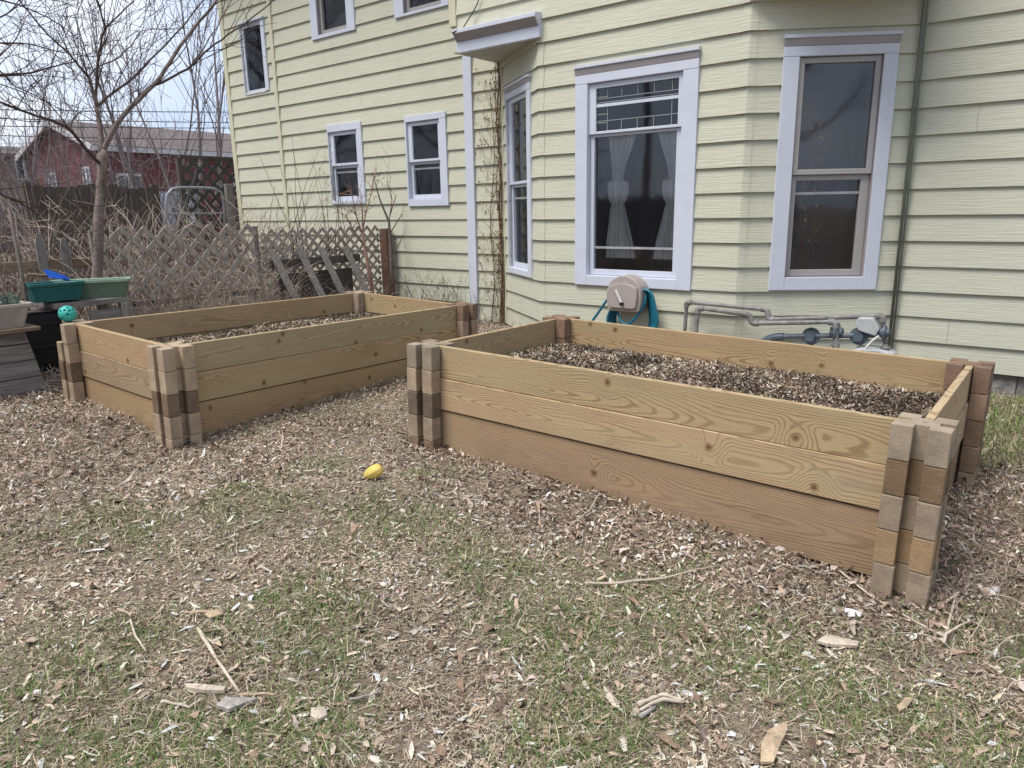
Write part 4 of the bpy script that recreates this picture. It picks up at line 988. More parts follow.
lf = thing('lattice_fence', (-7.3, 5.6, gz(-7.3, 5.6)), 'finer lattice panel running up to the yellow house wall', 'fence', 'lattice panels along the yard edge')
lattice(MB(), 4.70, 6.40, .30, 1.30, -7.3, .098, .034).build('lattice_panel', M['lattice'], lf)
MB().box(-7.35, -7.312, 4.7, 6.40, .22, .295).build('rail', M['dark_wood'], lf, .003)
# weathered post wrapped in vine at the house wall
a = Vector((-7.22, 6.46, .1)); mb = MB(); mb.tube([a, a+Vector((.0, .0, .6)), a+Vector((-.02, .01, 1.16))], [.085, .080, .078], 9)
vp = tag(mb.build('fence_post', simple('brown rotten post', (.17, .105, .08), .9, .1, .35, 30, bump=.02), None, .004, loc=tuple(a)), 'brown weathered round post where the lattice meets the yellow house', 'post')
# leaning broken picket panel
pp_ = thing('leaning_pickets', (-6.9, 5.3, gz(-6.9, 5.3)), 'broken dark picket panel leaning on the finer lattice', 'fence panel')
for k, y in enumerate((4.76, 5.12, 5.42, 5.78)):
    lean = .16; P = []
    for z, yy in ((.18, y+.17), (1.08+random.uniform(-.05, .06), y-.02)):
        for x_ in (-.011, .011):
            for h in (-.045, .045): P.append(Vector((-6.86-(z-.2)*.38+x_, yy+h, z)))
    mb = MB(); mb.hexa(P); mb.build('picket', M['grey_wood_z'], pp_, .003)
for z, x_ in ((.45, -6.985), (.92, -7.163)): MB().box(x_-.04, x_-.012, 4.68, 5.98, z-.045, z+.045).build('rail', M['dark_wood'], pp_, .003)
MB().box(-7.27, -7.25, 4.85, 5.9, .12, .80).build('backing_board', M['dark_wood'], pp_, .003)

# dark board fence further back
bf = thing('board_fence', (-11.5, 4.5, gz(-9, 4.5)), 'dark weathered vertical board fence before the red house', 'fence')
mb = MB(); y = 3.95; k = 0
while y < 5.62:
    w_ = .135; zt = 1.90+.02*math.sin(y*3)+random.uniform(-.02, .02); mb.prism([(y, .2), (y+w_, .2), (y+w_, zt-.012), (y+w_-.015, zt), (y+.015, zt), (y, zt-.012)], -11.53+random.uniform(-.006, .006), -11.505, lambda a, b, h: Vector((h, a, b))); y += w_+.007
mb.build('boards', M['dark_wood'], bf)
for y in (3.9, 4.8, 5.66): MB().box(-11.64, -11.54, y-.05, y+.05, .2, 1.95).build('post', M['dark_wood'], bf, .006)
for z in (.6, 1.5): MB().box(-11.59, -11.536, 3.9, 5.66, z-.045, z+.045).build('rail', M['dark_wood'], bf)
# tall dark lattice screen at the house corner
ls = thing('lattice_screen', (-11.35, 6.5, gz(-9, 6.5)), 'tall dark lattice screen beside the far corner of the yellow house', 'lattice screen')
lattice(MB(), 6.05, 7.15, .95, 2.33, -11.35, .150, .050).build('lattice_panel', M['lattice_dark'], ls)
MB().box(-11.40, -11.33, 6.0, 7.2, 2.335, 2.39).build('top_rail', M['dark_wood'], ls, .004)
MB().box(-11.39, -11.34, 6.0, 7.2, .2, .9).build('lower_boards', M['dark_wood'], ls, .004)
for y in (6.0, 7.18): MB().box(-11.42, -11.34, y-.04, y+.04, .2, 2.33).build('post', M['dark_wood'], ls, .004)
a, b = at(197, 173, X=-11.1), at(181, 222, X=-11.1); b = b+(b-a)*1.0
mb = MB(); mb.tube([a, b], .035, 6); tag(mb.build('beam', M['wire'], None, loc=tuple(b)), 'dark slanting beam propped by the tall lattice screen', 'beam')
# tubular gate
gt = thing('metal_gate', (-10.9, 6.0, gz(-9, 6)), 'pale grey tubular metal gate with rounded corners near the yellow house', 'gate')
def gp(x, y): return at(x, y, X=-10.95)
mb = MB(); Q = [gp(x, y) for x, y in ((166, 246), (166, 205), (167, 195), (172, 189), (180, 187.5), (200, 187.6), (214, 188.5), (221, 192), (223, 198), (224, 210), (224.5, 240))]; mb.tube(Q, .021, 8); mb.build('frame', M['tube'], gt, smooth=True)
mb = MB(); mb.tube([gp(168, 214), gp(224, 213)], .012, 6); mb.build('brace', M['tube'], gt); mb = MB(); mb.tube([gp(168, 193), gp(192, 207)], .008, 6); mb.build('brace', M['tube'], gt)
a = gp(228, 184); mb = MB(); mb.box(a.x-.035, a.x+.035, a.y-.06, a.y+.06, .2, a.z); mb.build('gate_post', M['grey_wood_z'], gt, .008)

# ================================================================== BEYOND THE FENCE
def house_box(name, c, yaw, L, W, h, rise, wall, roof, label, wins=(), trim=True):
    """gable house: ridge along local x; front (local -y) faces the yard"""
    c = Vector(c); Rm = Matrix.Rotation(yaw, 3, 'Z'); fn = lambda a, b, z: c+Rm @ Vector((a, b, z)); root = thing(name, c, label, 'house')
    mb = MB(); pr = [(-W/2, 0), (W/2, 0), (W/2, h), (0, h+rise), (-W/2, h)]; mb.prism(pr, -L/2, L/2, lambda a, b, q: fn(q, a, b)); mb.build('wall', M[wall], root)
    o = .35; s_ = rise/(W/2)
    for sg in (-1, 1):
        mb = MB(); mb.prism([(0, h+rise+.02), (sg*(W/2+o), h-o*s_+.02), (sg*(W/2+o), h-o*s_+.2), (0, h+rise+.2)], -L/2-o, L/2+o, lambda a, b, q: fn(q, a, b)); mb.build('roof', M[roof], root)
    if trim:
        for e in (-L/2-o-.03, L/2+o+.03):
            mb = MB()
            for sg in (-1, 1): mb.hexa([fn(e+q, y_, z_) for y_, z_ in ((0, h+rise-.08), (0, h+rise+.18), (sg*(W/2+o), h-o*s_-.08), (sg*(W/2+o), h-o*s_+.18)) for q in (-.04, .04)])
            mb.build('bargeboard', M['far_white'], root)
        MB().hexa([fn(x_, y_, z_) for z_ in (h-o*s_-.08, h-o*s_+.15) for y_ in (-W/2-o-.08, -W/2-o-.01) for x_ in (-L/2-o, L/2+o)]).build('gutter', M['far_white'], root)
        for x_ in (-L/2+.06, L/2-.06): MB().hexa([fn(x_+a, -W/2-b, z_) for z_ in (0, h-.3) for b in (.0, .06) for a in (-.12, .12)]).build('corner_trim', M['far_white'], root)
    for (side, u, z, ww, hh) in wins:
        P = (lambda a, b, q: fn(u+a, -W/2-q, z+b)) if side == 'f' else (lambda a, b, q: fn(-L/2-q, u+a, z+b))
        mb = MB(); mb.hexa([P(a, b, q) for b in (-hh/2, hh/2) for q in (-.02, .07) for a in (-ww/2, ww/2)]); wd = mb.build('window', M['far_white'], root)
        for sg in (-1, 1):
            mb = MB(); mb.hexa([P(sg*ww/4+a, b, q) for b in (-hh/2+.12, hh/2-.12) for q in (.05, .078) for a in (-ww/4+.09, ww/4-.09)]); mb.build('pane', M['darkglass'], wd)
    return root
# red house: nearest corner at pixel x=104
D0 = 42.; cn = at(104, 200, D=D0); view = math.atan2(ray(104, 200).y, ray(104, 200).x)
yaw = view-math.pi/2+math.radians(24); Rm = Matrix.Rotation(yaw, 3, 'Z'); L_, W_ = 17., 8.6
base = Vector((cn.x, cn.y, .6)); ctr = base+Rm @ Vector((L_/2, W_/2, 0)); ctr.z = .3
house_box('red_house', ctr, yaw, L_, W_, 4.5, 1.40, 'red', 'redroof', 'red sided house with a brown shingle roof beyond the dark board fence', [('f', -L_/2+1.35, 2.75, 1.25, 1.1), ('f', -L_/2+7.8, 2.9, 1.3, 1.2), ('s', 1.2, 2.9, 1.0, 1.3), ('s', -2.9, 3.0, .8, 1.3)])
c = at(-10, 205, D=58.); house_box('brick_house', (c.x, c.y, .3), yaw-.1, 5.6, 6, 4.9, .6, 'brick', 'redroof', 'brown brick house at the far left behind bare trees', [('f', 1.5, 4.2, 1, 1.4)], False)
c = at(37, 205, D=62.); house_box('grey_house', (c.x, c.y, .3), yaw+.15, 10, 8, 3.6, 2.1, 'greysiding', 'roof', 'pale blue grey house left of the red house', [('f', -2, 3, 1, 1.3), ('f', 1.5, 3, 1, 1.3)])
# parked vehicles
def vehicle(name, c, yaw, L, W, prof, glass, label, cat, paint='van', wy=(.2, .8), wr=.33):
    c = Vector(c); Rm = Matrix.Rotation(yaw, 3, 'Z'); fn = lambda a, b, z: c+Rm @ Vector((a, b, z)); root = thing(name, c, label, cat)
    mb = MB(); mb.prism([(p[0]*L-L/2, p[1]) for p in prof], -W/2, W/2, lambda a, b, q: fn(a, q, b)); mb.build('body', M[paint], root, .09)
    for g in glass:
        for sg in (-1, 1):
            mb = MB(); mb.prism([(p[0]*L-L/2, p[1]) for p in g], sg*(W/2+.004), sg*(W/2-.03), lambda a, b, q: fn(a, q, b)); mb.build('side_window', M['carglass'], root)
    for f in wy:
        for sg in (-1, 1):
            mb = MB(); mb.lathe([(0, -.11), (wr*.9, -.11), (wr, -.07), (wr, .07), (wr*.9, .11), (0, .11)], 18, lambda a, b, q: fn(f*L-L/2+a, sg*(W/2-.08)+q, wr+b)); wh = mb.build('wheel', M['tyre'], root)
            mb = MB(); mb.lathe([(0, -.118), (wr*.6, -.118), (wr*.62, .118), (0, .118)], 14, lambda a, b, q: fn(f*L-L/2+a, sg*(W/2-.08)+q, wr+b)); mb.build('rim', M['tube'], wh)
    return root
vanprof = [(0, .35), (0, .95), (.03, 1.15), (.10, 1.3), (.20, 1.98), (.28, 2.12), (.97, 2.16), (1, 2.0), (1, .35)]
c = at(167, 215, D=27.); vehicle('parked_van', (c.x, c.y, .10), view-.12, 5.0, 1.95, vanprof, [[(.15, 1.32), (.215, 1.92), (.34, 1.92), (.34, 1.30)], [(.38, 1.3), (.38, 1.92), (.62, 1.92), (.62, 1.3)], [(.66, 1.3), (.66, 1.92), (.93, 1.92), (.93, 1.3)]], 'blue grey van parked behind the tubular gate', 'van')
carprof = [(0, .35), (0, .75), (.04, .88), (.26, .98), (.40, 1.42), (.72, 1.46), (.90, 1.05), (1, .98), (1, .35)]
c = at(-1, 222, D=22.); vehicle('parked_car', (c.x, c.y, .32), YAW+math.radians(40), 4.5, 1.8, carprof, [[(.32, 1.0), (.42, 1.36), (.56, 1.38), (.56, 1.0)], [(.58, 1.0), (.58, 1.38), (.71, 1.39), (.82, 1.04)]], 'grey blue car parked at the far left behind bare brush', 'car', 'van')
# power lines
for k, (ya, yb) in enumerate(((107, 110), (114, 122), (124, 126), (131, 140))):
    A = at(-260, ya-4, D=30.+k); B = at(420, yb, D=34.+k); mb = MB(); P = []
    for i in range(25): t = i/24; q = A.lerp(B, t); q.z -= .5*4*t*(1-t)*.3; P.append(q)
    mb.tube(P, .016, 5); tag(mb.build('power_line', M['wire'], None, loc=tuple(P[0])), ['topmost overhead wire crossing behind the bare tree', 'second overhead wire from the top behind the bare tree', 'third overhead wire from the top behind the bare tree', 'lowest overhead wire, just above the red house roof'][k], 'wire', 'power lines above the red house')

# ================================================================== TREES
DENS = .62
def grow(mb, p, d, L, r, depth, n=3, up=.12, kink=.22, split=2.6, shrink=.68, rmin=.0022, leafs=None):
    P = [p]; R_ = [r]; segs = 5 if depth > 0 else 4
    for i in range(segs):
        d = (d+Vector((random.gauss(0, kink), random.gauss(0, kink), random.gauss(0, kink)+up))*.6).normalized()
        P.append(P[-1]+d*L/segs); R_.append(max(rmin, r*(1-.62*(i+1)/segs)))
        if depth > 0 and i > 0:
            m = split*(.55 if i < 3 else .8)
            for _ in range(int(m/2.2*DENS+random.random()*.9)):
                nd = (d+Vector((random.gauss(0, .62), random.gauss(0, .62), random.gauss(.1, .5)))).normalized()
                grow(mb, P[-1], nd, L*shrink*random.uniform(.6, 1.1), max(rmin, R_[-1]*.6), depth-1, n, up, kink, split, shrink, rmin)
    mb.tube(P, R_, n, cap=False)
# the little tree by the bench
tw = thing('bare_tree', (-7.05, 2.85, gz(-7, 2.85)), 'young bare forked tree rising behind the bench and green window boxes', 'tree')
def br(pts, X0, X1, r0, r1, twigs=6, tl=.5, name='branch', n=7):
    m = len(pts); P = [at(x, y, X=X0+(X1-X0)*i/(m-1)) for i, (x, y) in enumerate(pts)]; Q = []
    for i in range(m-1):
        p0, p1, p2, p3 = [P[max(0, min(m-1, i+k))] for k in (-1, 0, 1, 2)]
        for t in (0, .33, .66): Q.append(.5*((2*p1)+(-p0+p2)*t+(2*p0-5*p1+4*p2-p3)*t*t+(-p0+3*p1-3*p2+p3)*t**3))
    Q.append(P[-1]); k = len(Q); R_ = [r0+(r1-r0)*i/(k-1) for i in range(k)]
    mb = MB(); mb.tube([q+Vector((random.gauss(0, .004), random.gauss(0, .004), 0)) for q in Q], R_, n); return mb, Q, R_
mb, Q, R_ = br([(97, 288), (98, 250), (99.5, 215), (101, 185), (103, 150)], -7.05, -7.02, .047, .038, n=10); b0 = at(97, 288, X=-7.05)
mb.tube([Vector((b0.x, b0.y, gz(-7, 2.8)-.05)), b0], [.066, .047], 10); mb.build('trunk', M['bark'], tw, smooth=True)
limbs = [([(103, 152), (112, 132), (130, 108), (155, 84), (170, 62), (188, 36), (205, 15), (222, -6), (240, -30)], -7.02, -6.5, .025, .008, 13),
 ([(156, 85), (175, 76), (192, 65), (205, 52), (220, 40), (240, 27), (265, 8), (280, -6)], -6.82, -6.2, .012, .0045, 7),
 ([(102, 152), (100, 132), (97, 106)], -7.02, -7.1, .026, .019, 2),
 ([(97, 106), (112, 93), (133, 78), (150, 60), (175, 35), (202, 2), (215, -15)], -7.1, -7.5, .013, .005, 10),
 ([(96, 104), (98, 72), (100, 45), (105, 28), (101, 14), (96, -8), (90, -30)], -7.1, -6.9, .013, .005, 8),
 ([(97, 106), (92, 88), (88, 76)], -7.1, -7.05, .018, .014, 2), ([(88, 77), (70, 55), (50, 36), (30, 13), (16, -4), (0, -25)], -7.05, -6.7, .009, .004, 10),
 ([(88, 77), (98, 67), (120, 57), (135, 40), (141, 31)], -7.05, -7.4, .008, .004, 6), ([(105, 28), (118, 16), (132, 2), (140, -10)], -6.97, -7.2, .008, .004, 5),
 ([(100, 164), (85, 148), (70, 130), (50, 120), (25, 112), (0, 102), (-25, 92)], -7.02, -6.6, .016, .006, 10),
 ([(70, 130), (73, 120), (86, 106)], -6.9, -7.0, .006, .003, 4), ([(141, 31), (155, 29), (175, 30)], -7.4, -7.5, .004, .002, 2),
 ([(192, 65), (205, 45), (222, 18), (235, -5)], -6.7, -6.9, .007, .003, 5)]
tg = MB()
for pts, X0, X1, r0, r1, nt_ in limbs:
    mb, Q, R_ = br(pts, X0, X1, r0, r1); mb.build('limb', M['bark'] if r0 > .017 else M['twig'], tw, smooth=True)
    for _ in range(nt_):
        i = random.randrange(2, len(Q)-1) if len(Q) > 4 else 1
        d = ((Q[min(i+1, len(Q)-1)]-Q[i]).normalized()+Vector((random.gauss(0, .5), random.gauss(0, .7), random.gauss(.3, .6)))).normalized()
        grow(tg, Q[i], d, random.uniform(.35, .85), min(.006, R_[i]*.5), 2, 3, .06, .16, 2.2, .62, .0019)
tg.build('twigs', M['twig'], tw, fix=False)
# overhanging branches of a neighbouring tree at the left edge
ob = thing('bare_tree', (-6.2, .2, gz(-6.2, .2)), 'bare tree outside the left edge reaching dark branches into the yard', 'tree')
mb = MB(); mb.tube([(-6.2, .2, .1), (-6.25, .25, 1.6), (-6.2, .3, 3.0), (-6.3, .3, 4.4)], [.09, .075, .06, .03], 9); mb.build('trunk', M['bark'], ob, smooth=True)
tg = MB(); P0 = Vector((-6.25, .3, 2.4))
for pts, X0, X1, r0 in (([(-60, 90), (-20, 82), (0, 75), (30, 73), (55, 66), (75, 62)], -6.2, -6.6, .012), ([(-60, 40), (-20, 42), (0, 43), (30, 44), (60, 52), (95, 57)], -6.2, -6.8, .008), ([(-40, 50), (-5, 68), (5, 76), (15, 86), (40, 98), (60, 110)], -6.2, -6.8, .007), ([(-40, 105), (-5, 60), (15, 40), (25, 20)], -6.2, -6.6, .007),
                        ([(-30, 30), (0, 18), (15, 8), (30, -10)], -6.2, -6.5, .008), ([(-30, -5), (20, 5), (60, 25), (90, 48)], -6.2, -6.6, .007), ([(-40, 150), (-5, 190), (20, 203), (40, 215)], -6.2, -6.5, .010)):
    mb, Q, R_ = br(pts, X0, X1, r0, r0*.35); mb.build('limb', M['twig'], ob, smooth=True)
    for _ in range(11):
        i = random.randrange(3, len(Q)-1); d = ((Q[i+1]-Q[i]).normalized()+Vector((random.gauss(0, .5), random.gauss(0, .7), random.gauss(0, .6)))).normalized()
        grow(tg, Q[i], d, random.uniform(.3, .75), R_[i]*.5, 2, 3, .04, .16, 2.2, .62, .002)
tg.build('twigs', M['twig'], ob, fix=False)
# background trees: many upright stems
def far_tree(px, py, D, H, stems, label, spread=.3, depth=3):
    c = at(px, py, D=D); c.z = .3; root = thing('bare_tree', c, label, 'tree', 'bare trees beyond the fence'); tk = MB(); cr_ = MB()
    for k in range(stems):
        d = Vector((random.gauss(0, spread), random.gauss(0, spread), 1)).normalized(); p = c+Vector((random.uniform(-.15, .15), random.uniform(-.15, .15), 0)); P = [p]; r = .0085*H*random.uniform(.7, 1.1)/math.sqrt(stems)*1.3; R_ = [r]
        for i in range(7):
            d = (d+Vector((random.gauss(0, .10), random.gauss(0, .10), .10))).normalized(); P.append(P[-1]+d*H*.11); R_.append(r*(1-.11*(i+1)))
            if i > 0:
                for _ in range(1 if i < 3 else 2):
                    nd = (d*.9+Vector((random.gauss(0, .5), random.gauss(0, .5), random.gauss(.25, .3)))).normalized(); grow(cr_, P[-1], nd, H*random.uniform(.18, .34), R_[-1]*.5, depth-1, 3, .22, .13, 2.6, .62, D*.00030)
        tk.tube(P, R_, 7)
    tk.build('trunk', M['far_twig'], root, smooth=True); cr_.build('crown', M['far_twig'], root, fix=False)
far_tree(199, 205, 24, 9.5, 3, 'bare multi stemmed tree behind the tall lattice screen', .22)
far_tree(222, 205, 27, 9.0, 2, 'thin bare tree half hidden by the yellow house corner', .2)
far_tree(160, 205, 31, 10.5, 3, 'bare tree standing in front of the long side of the red house', .26)
far_tree(60, 205, 26, 6.0, 2, 'dark bare tree before the gable of the red house', .25)
far_tree(22, 205, 30, 8.0, 3, 'bare tree in front of the grey house', .3)
far_tree(128, 205, 38, 9.5, 3, 'pale bare tree above the red house window', .3)

# ================================================================== BRUSH
def canes(name, n, region, L, r, mat, label, arch_=.55, seed=0, sprig=.5):
    mb = MB()
    for _ in range(n):
        x, y = region(); p = Vector((x, y, gz(x, y)-.02)); l = random.uniform(*L); az = random.uniform(0, 2*math.pi)
        d = Vector((math.cos(az)*.28, math.sin(az)*.28, 1)).normalized(); g = Vector((math.cos(az), math.sin(az), -.55))*random.uniform(.2, 1)*arch_; P = [p]; k = 6
        for i in range(k): d = (d+g*(i/k)*.55+Vector((random.gauss(0, .10), random.gauss(0, .10), 0))).normalized(); P.append(P[-1]+d*l/k)
        rr_ = random.uniform(*r); mb.tube(P, [rr_*(1-.1*i) for i in range(k+1)], 3, cap=False)
        if random.random() < sprig:
            for i in (2, 3, 4, 5):
                q = P[i]; e = Vector((random.gauss(0, 1), random.gauss(0, 1), random.gauss(.4, .6))).normalized()*l*.16; mb.tube([q, q+e*.6, q+e+Vector((0, 0, -.01))], [rr_*.6, rr_*.5, rr_*.3], 3, cap=False)
    return tag(mb.build(name, M[mat], None, fix=False), label, None, None, 'stuff')
canes('dry_brush', 480, lambda: (random.uniform(-9.9, -8.0), random.uniform(2.0, 6.2)), (.8, 1.75), (.0035, .0065), 'cane', 'tangled pale dry canes behind the lattice fence')
canes('dead_weeds', 520, lambda: (random.uniform(-8.8, -7.6), random.uniform(2.0, 6.0)), (.5, 1.4), (.003, .006), 'cane2', 'dark dead weed stems behind the lattice fence')
canes('dry_grass', 900, lambda: (random.uniform(-7.28, -6.95), random.uniform(2.85, 6.2)), (.2, .55), (.002, .004), 'cane', 'dry grass along the foot of the lattice fence', .9, sprig=.15)
canes('dry_weeds', 160, lambda: (random.uniform(-9.5, -7.0), random.uniform(.6, 2.2)), (.6, 1.5), (.003, .006), 'cane', 'dry weed stalks beside the stakes at the left')
canes('twig_litter', 260, lambda: (random.uniform(-.30, .75), random.uniform(2.6, 4.9)), (.12, .42), (.0015, .003), 'cane2', 'dark broken twigs on the ground right of the larger bed', 2.6, sprig=.6)
canes('dry_grass', 430, lambda: (random.uniform(-7.27, -7.0), random.uniform(2.7, 4.8)), (.45, 1.15), (.0022, .0046), 'cane', 'pale dry stems leaning on the wide lattice panel', .9, sprig=.5)
canes('twig_litter', 240, lambda: (random.uniform(-.28, .75), random.uniform(2.4, 4.6)), (.12, .40), (.0015, .0032), 'cane', 'pale broken stalks on the ground right of the larger bed', 2.6, sprig=.4)
canes('dead_stalks', 70, lambda: (random.uniform(-6.9, -5.4), random.uniform(6.25, 6.52)), (.3, .75), (.0022, .004), 'twig', 'bare stalks along the foot of the yellow wall', .5, sprig=.9)
canes('dead_stalks', 40, lambda: (random.uniform(-5.3, -4.6), random.uniform(5.3, 6.1)), (.1, .4), (.002, .004), 'cane', 'dry stalks in the corner between bay and wall', .8)
canes('distant_thicket', 760, lambda: (random.uniform(-19, -12.6), random.uniform(2.2, 7.4)), (1.6, 3.6), (.004, .008), 'far_twig', 'grey thicket of bare twigs in front of the red house', .3, sprig=1.)
def heap(name, c, n, rad, mat, label):
    mb = MB(); c = Vector(c)
    for _ in range(n):
        a, r = random.uniform(0, 6.28), rad*math.sqrt(random.random()); p = Vector((c.x+r*math.cos(a), c.y+r*math.sin(a), gz(c.x, c.y)+.11*max(0, 1-r/rad)*random.random()+.01)); d = Vector((random.gauss(0, 1), random.gauss(0, 1), random.gauss(0, .35))).normalized()*random.uniform(.05, .13)
        mb.tube([p-d, p+Vector((0, 0, .02)), p+d], [.003, .004, .002], 3, cap=False)
    tag(mb.build(name, M[mat], None, fix=False), label, None, None, 'stuff')
p = ground_at(50, 385); heap('straw_heap', p, 150, .20, 'cane', 'tan straw heaped against the broken corner post')
# saplings against the house
sp = thing('sapling', (-6.75, 5.55, gz(-6.75, 5.55)), 'reddish young sapling with a twiggy head by the leaning pickets', 'sapling')
mb = MB(); a, b = at(376, 318, X=-6.72), at(362, 232, X=-6.72); P = [Vector((a.x, a.y+.02, gz(a.x, a.y))), a, a.lerp(b, .5)+Vector((0, .01, 0)), b]; mb.tube(P, [.030, .028, .022, .016], 8); mb.build('trunk', M['redbark'], sp, smooth=True)
tg = MB()
for pts in ([(362, 234), (356, 215), (352, 195)], [(362, 234), (366, 212), (372, 190), (374, 178)], [(364, 245), (352, 228), (346, 216)], [(363, 236), (362, 205)]):
    Q = [at(x, y, X=-6.72) for x, y in pts]; tg.tube(Q, [.010, .007, .005, .004][:len(Q)], 5)
    for q in Q[1:]:
        for _ in range(7): grow(tg, q, Vector((random.gauss(0, .6), random.gauss(0, .6), random.gauss(.5, .5))).normalized(), random.uniform(.10, .26), .0035, 1, 3, .05, .2, 2.2, .6, .002)
tg.build('branches', M['redbark'], sp, fix=False)
sp = thing('sapling', (-7.0, 6.3, gz(-7, 6.3)), 'thin dark sapling leaning up between the two small windows', 'sapling')
mb = MB(); Q = [at(x, y, X=-7.02) for x, y in ((392, 300), (391, 260), (389, 222), (380, 200), (372, 172))]; mb.tube(Q, [.024, .022, .016, .010, .005], 7); mb.build('trunk', M['bark'], sp, smooth=True); tg = MB()
for pts in ([(389, 222), (392, 200), (388, 185)], [(391, 232), (402, 214), (412, 203)], [(391, 258), (400, 242), (407, 224)], [(390, 215), (396, 196)], [(381, 202), (376, 188)]):
    Q = [at(x, y, X=-7.02) for x, y in pts]; tg.tube(Q, [.007, .005, .003][:len(Q)], 4)
    for q in Q[1:]: grow(tg, q, Vector((random.gauss(0, .3), random.gauss(0, .3), 1)).normalized(), random.uniform(.15, .4), .003, 1, 3, .1, .12, 2, .6, .0018)
tg.build('branches', M['twig'], sp, fix=False)
for k, (x0, lab) in enumerate(((300, 'thin bare shrub before the vertical batten of the yellow house'), (333, 'thin bare shrub under the smaller of the two small windows'))):
    r0 = thing('bare_shrub', (at(x0, 230, X=-7.5).x, at(x0, 230, X=-7.5).y, .2), lab, 'shrub', 'thin shrubs behind the finer lattice'); tg = MB()
    for j in range(7):
        q = at(x0+random.uniform(-10, 14), 236, X=-7.45); q0 = Vector((q.x, q.y, .2)); tg.tube([q0, q], [.007, .006], 4); grow(tg, q, Vector((random.gauss(0, .12), random.gauss(0, .25), 1)).normalized(), random.uniform(.5, 1.15), .005, 2, 3, .08, .09, 1.7, .55, .0018)
    tg.build('stems', M['twig'], r0, fix=False)
# climbing vine in the corner of the bay
vn = thing('climbing_vine', (XC0-.05, YW-.05, .1), 'dead brown climbing vine in the corner between bay and wall', 'vine'); tg = MB(); lv = []
for dx, r in ((-.035, .013), (-.02, .009), (-.06, .006)):
    P = [Vector((XC0+dx+.020*math.sin(i*1.3+dx*90), YW-.045-.01*math.cos(i*1.7), .08+i*.212)) for i in range(15)]; tg.tube(P, [r*(1-.035*i)*random.uniform(.85, 1.2) for i in range(15)], 6)
for x0 in (XC0-.20,):
    P = [Vector((x0+.03*math.sin(i*.9+x0*7)+.010*i*(1 if x0 < XC0-.22 else .6), YW-.035, .08+i*.2)) for i in range(15)]; tg.tube(P, [.007*(1-.04*i) for i in range(15)], 5)
for _ in range(30):
    z = random.uniform(.2, 2.9); x = XC0-random.uniform(.02, .34); q = Vector((x, YW-.035, z)); d = Vector((random.gauss(-.3, .6), -abs(random.gauss(0, .10)), random.gauss(.9, .4))).normalized(); tg.tube([q, q+d*.08, q+d*.17+Vector((0, 0, .02))], [.003, .0025, .0012], 3, cap=False)
tg.build('stems', M['vineleaf'], vn, fix=False)
n = 1500; zz = RNG.uniform(.15, 3.0, n); xx = XC0-np.abs(RNG.normal(0, .05, n))-.012; k = RNG.uniform(0, 1, n) < .35; xx[k] = XC0-RNG.uniform(.03, .38, k.sum()); clump = np.array([.25+max(0, mnoise.noise((0, z*2.1, 4.4)))*2 for z in zz]); ok = RNG.uniform(0, 1, n) < clump
P = np.c_[xx, YW-RNG.uniform(.03, .07, n), zz][ok]; n = len(P)
mesh_np('leaves', *[(q-np.array(vn.location) if i == 0 else q) for i, q in enumerate(flakes(P, RNG.uniform(.018, .06, n), RNG.uniform(.009, .026, n), np.array([(.25, .155, .09), (.15, .09, .06), (.32, .22, .14)]), [1, 1, 1], .4, 1.0, .0, .3))], M['litter'], 'stuff', vn)
# small dead vine on the bay window frame and a cable on the cornice
P = [Vector((-5.395+.02*i, YB-.06-.02*math.sin(i), 3.28+.0*i)) for i in range(5)]
mb = MB(); a = at(452, 33, Y=YB-.13); b = at(463, 28, Y=YB-.10); c = at(472, 14, Y=YB-.05); d = at(480, -6, Y=YB-.04); mb.tube([a, b, c, c.lerp(d, .5)+Vector((.02, 0, 0)), d, d+Vector((.05, 0, .6))], .006, 5); tag(mb.build('cable', M['wire'], None, smooth=True, loc=tuple(a)), 'thin black cable drooping down the wall onto the white cornice', 'cable')

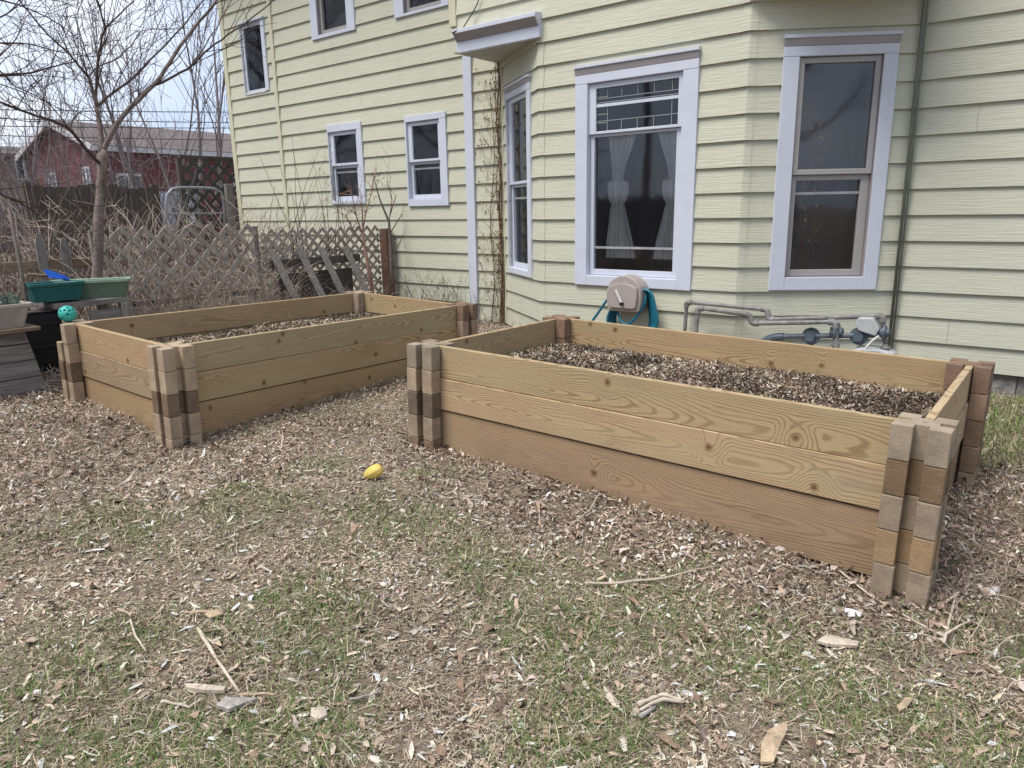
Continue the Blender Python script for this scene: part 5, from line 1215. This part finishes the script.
# ---------------------------------------------------------------- what the windows reflect: trees and a house across the yard
def yard_tree(x, y, H, label):
    root = thing('bare_tree', (x, y, 0), label, 'tree', 'bare trees across the yard'); tk = MB(); cr_ = MB(); p = Vector((x, y, 0)); d = Vector((0, 0, 1)); P = [p]; R_ = [.024*H]
    for i in range(7):
        d = (d+Vector((random.gauss(0, .10), random.gauss(0, .10), .1))).normalized(); P.append(P[-1]+d*H*.12); R_.append(.024*H*(1-.12*(i+1)))
        if i > 0:
            for _ in range(7): grow(cr_, P[-1], (d*.5+Vector((random.gauss(0, .6), random.gauss(0, .6), random.gauss(.3, .3)))).normalized(), H*random.uniform(.22, .36), R_[-1]*.5, 3, 3, .12, .16, 3.4, .64, .010)
    tk.tube(P, R_, 8); tk.build('trunk', M['bark'], root, smooth=True); cr_.build('crown', M['twig'], root, fix=False)
for k, (x, y, H) in enumerate(((-7, -12, 11), (-1, -14, 13), (5.5, -12, 12), (11, -11, 11), (-15, -8, 12), (16, -11, 13), (-11, -15, 13), (-25, -4, 12), (-21, -1.5, 11), (-20, -9, 13))):
    yard_tree(x, y, H, 'bare tree across the yard, mirrored in the windows of the yellow house')
house_box('grey_house', (5, -22, 0), math.pi-.1, 22, 9, 5.6, 2.6, 'greysiding', 'roof', 'grey house across the yard, mirrored in the window panes', [('f', -5, 3, 1.2, 1.5), ('f', 0, 3, 1.2, 1.5), ('f', 5, 3, 1.2, 1.5)])
bf = thing('board_fence', (0, -9, 0), 'long board fence across the yard, mirrored in the window panes', 'fence')
mb = MB(); x = -16
while x < 16: mb.box(x, x+.14, -9.02, -9, 0, 1.8+random.uniform(-.02, .02)); x += .147
mb.build('boards', M['dark_wood'], bf)

hp = thing('houseplant', tuple(fBR((oR[0]+oR[1])/2-.12, oR[2]+.25, -.10)), 'brown leaved houseplant standing inside the tall window above the gas pipes', 'houseplant')
tg = MB(); LQ = []
for k, (u0, z1) in enumerate(((.32, 1.62), (.36, 1.50), (.30, 1.30), (.31, .95), (.34, 1.75))):
    P = [fBR(oR[0]+u0-.03+.05*math.sin(i*.8+k), oR[2]+.12+(z1-.45)*i/8, -.10-.01*k) for i in range(9)]; tg.tube(P, .004, 5)
    for i in range(2, 9):
        for _ in range(3 if i > 6 else 1): LQ.append(P[i]+Vector((random.uniform(-.05, .05), random.uniform(-.015, .015), random.uniform(-.04, .05))))
tg.build('stems', M['vineleaf'], hp, fix=False)
P = np.array([tuple(q) for q in LQ])-np.array(hp.location)
mesh_np('leaves', *flakes(P, RNG.uniform(.03, .06, len(P)), RNG.uniform(.015, .03, len(P)), np.array([(.50, .26, .12), (.42, .30, .16), (.35, .36, .16)]), [2, 1, 1], .3, .9, 0, .3), M['litter'], None, hp)
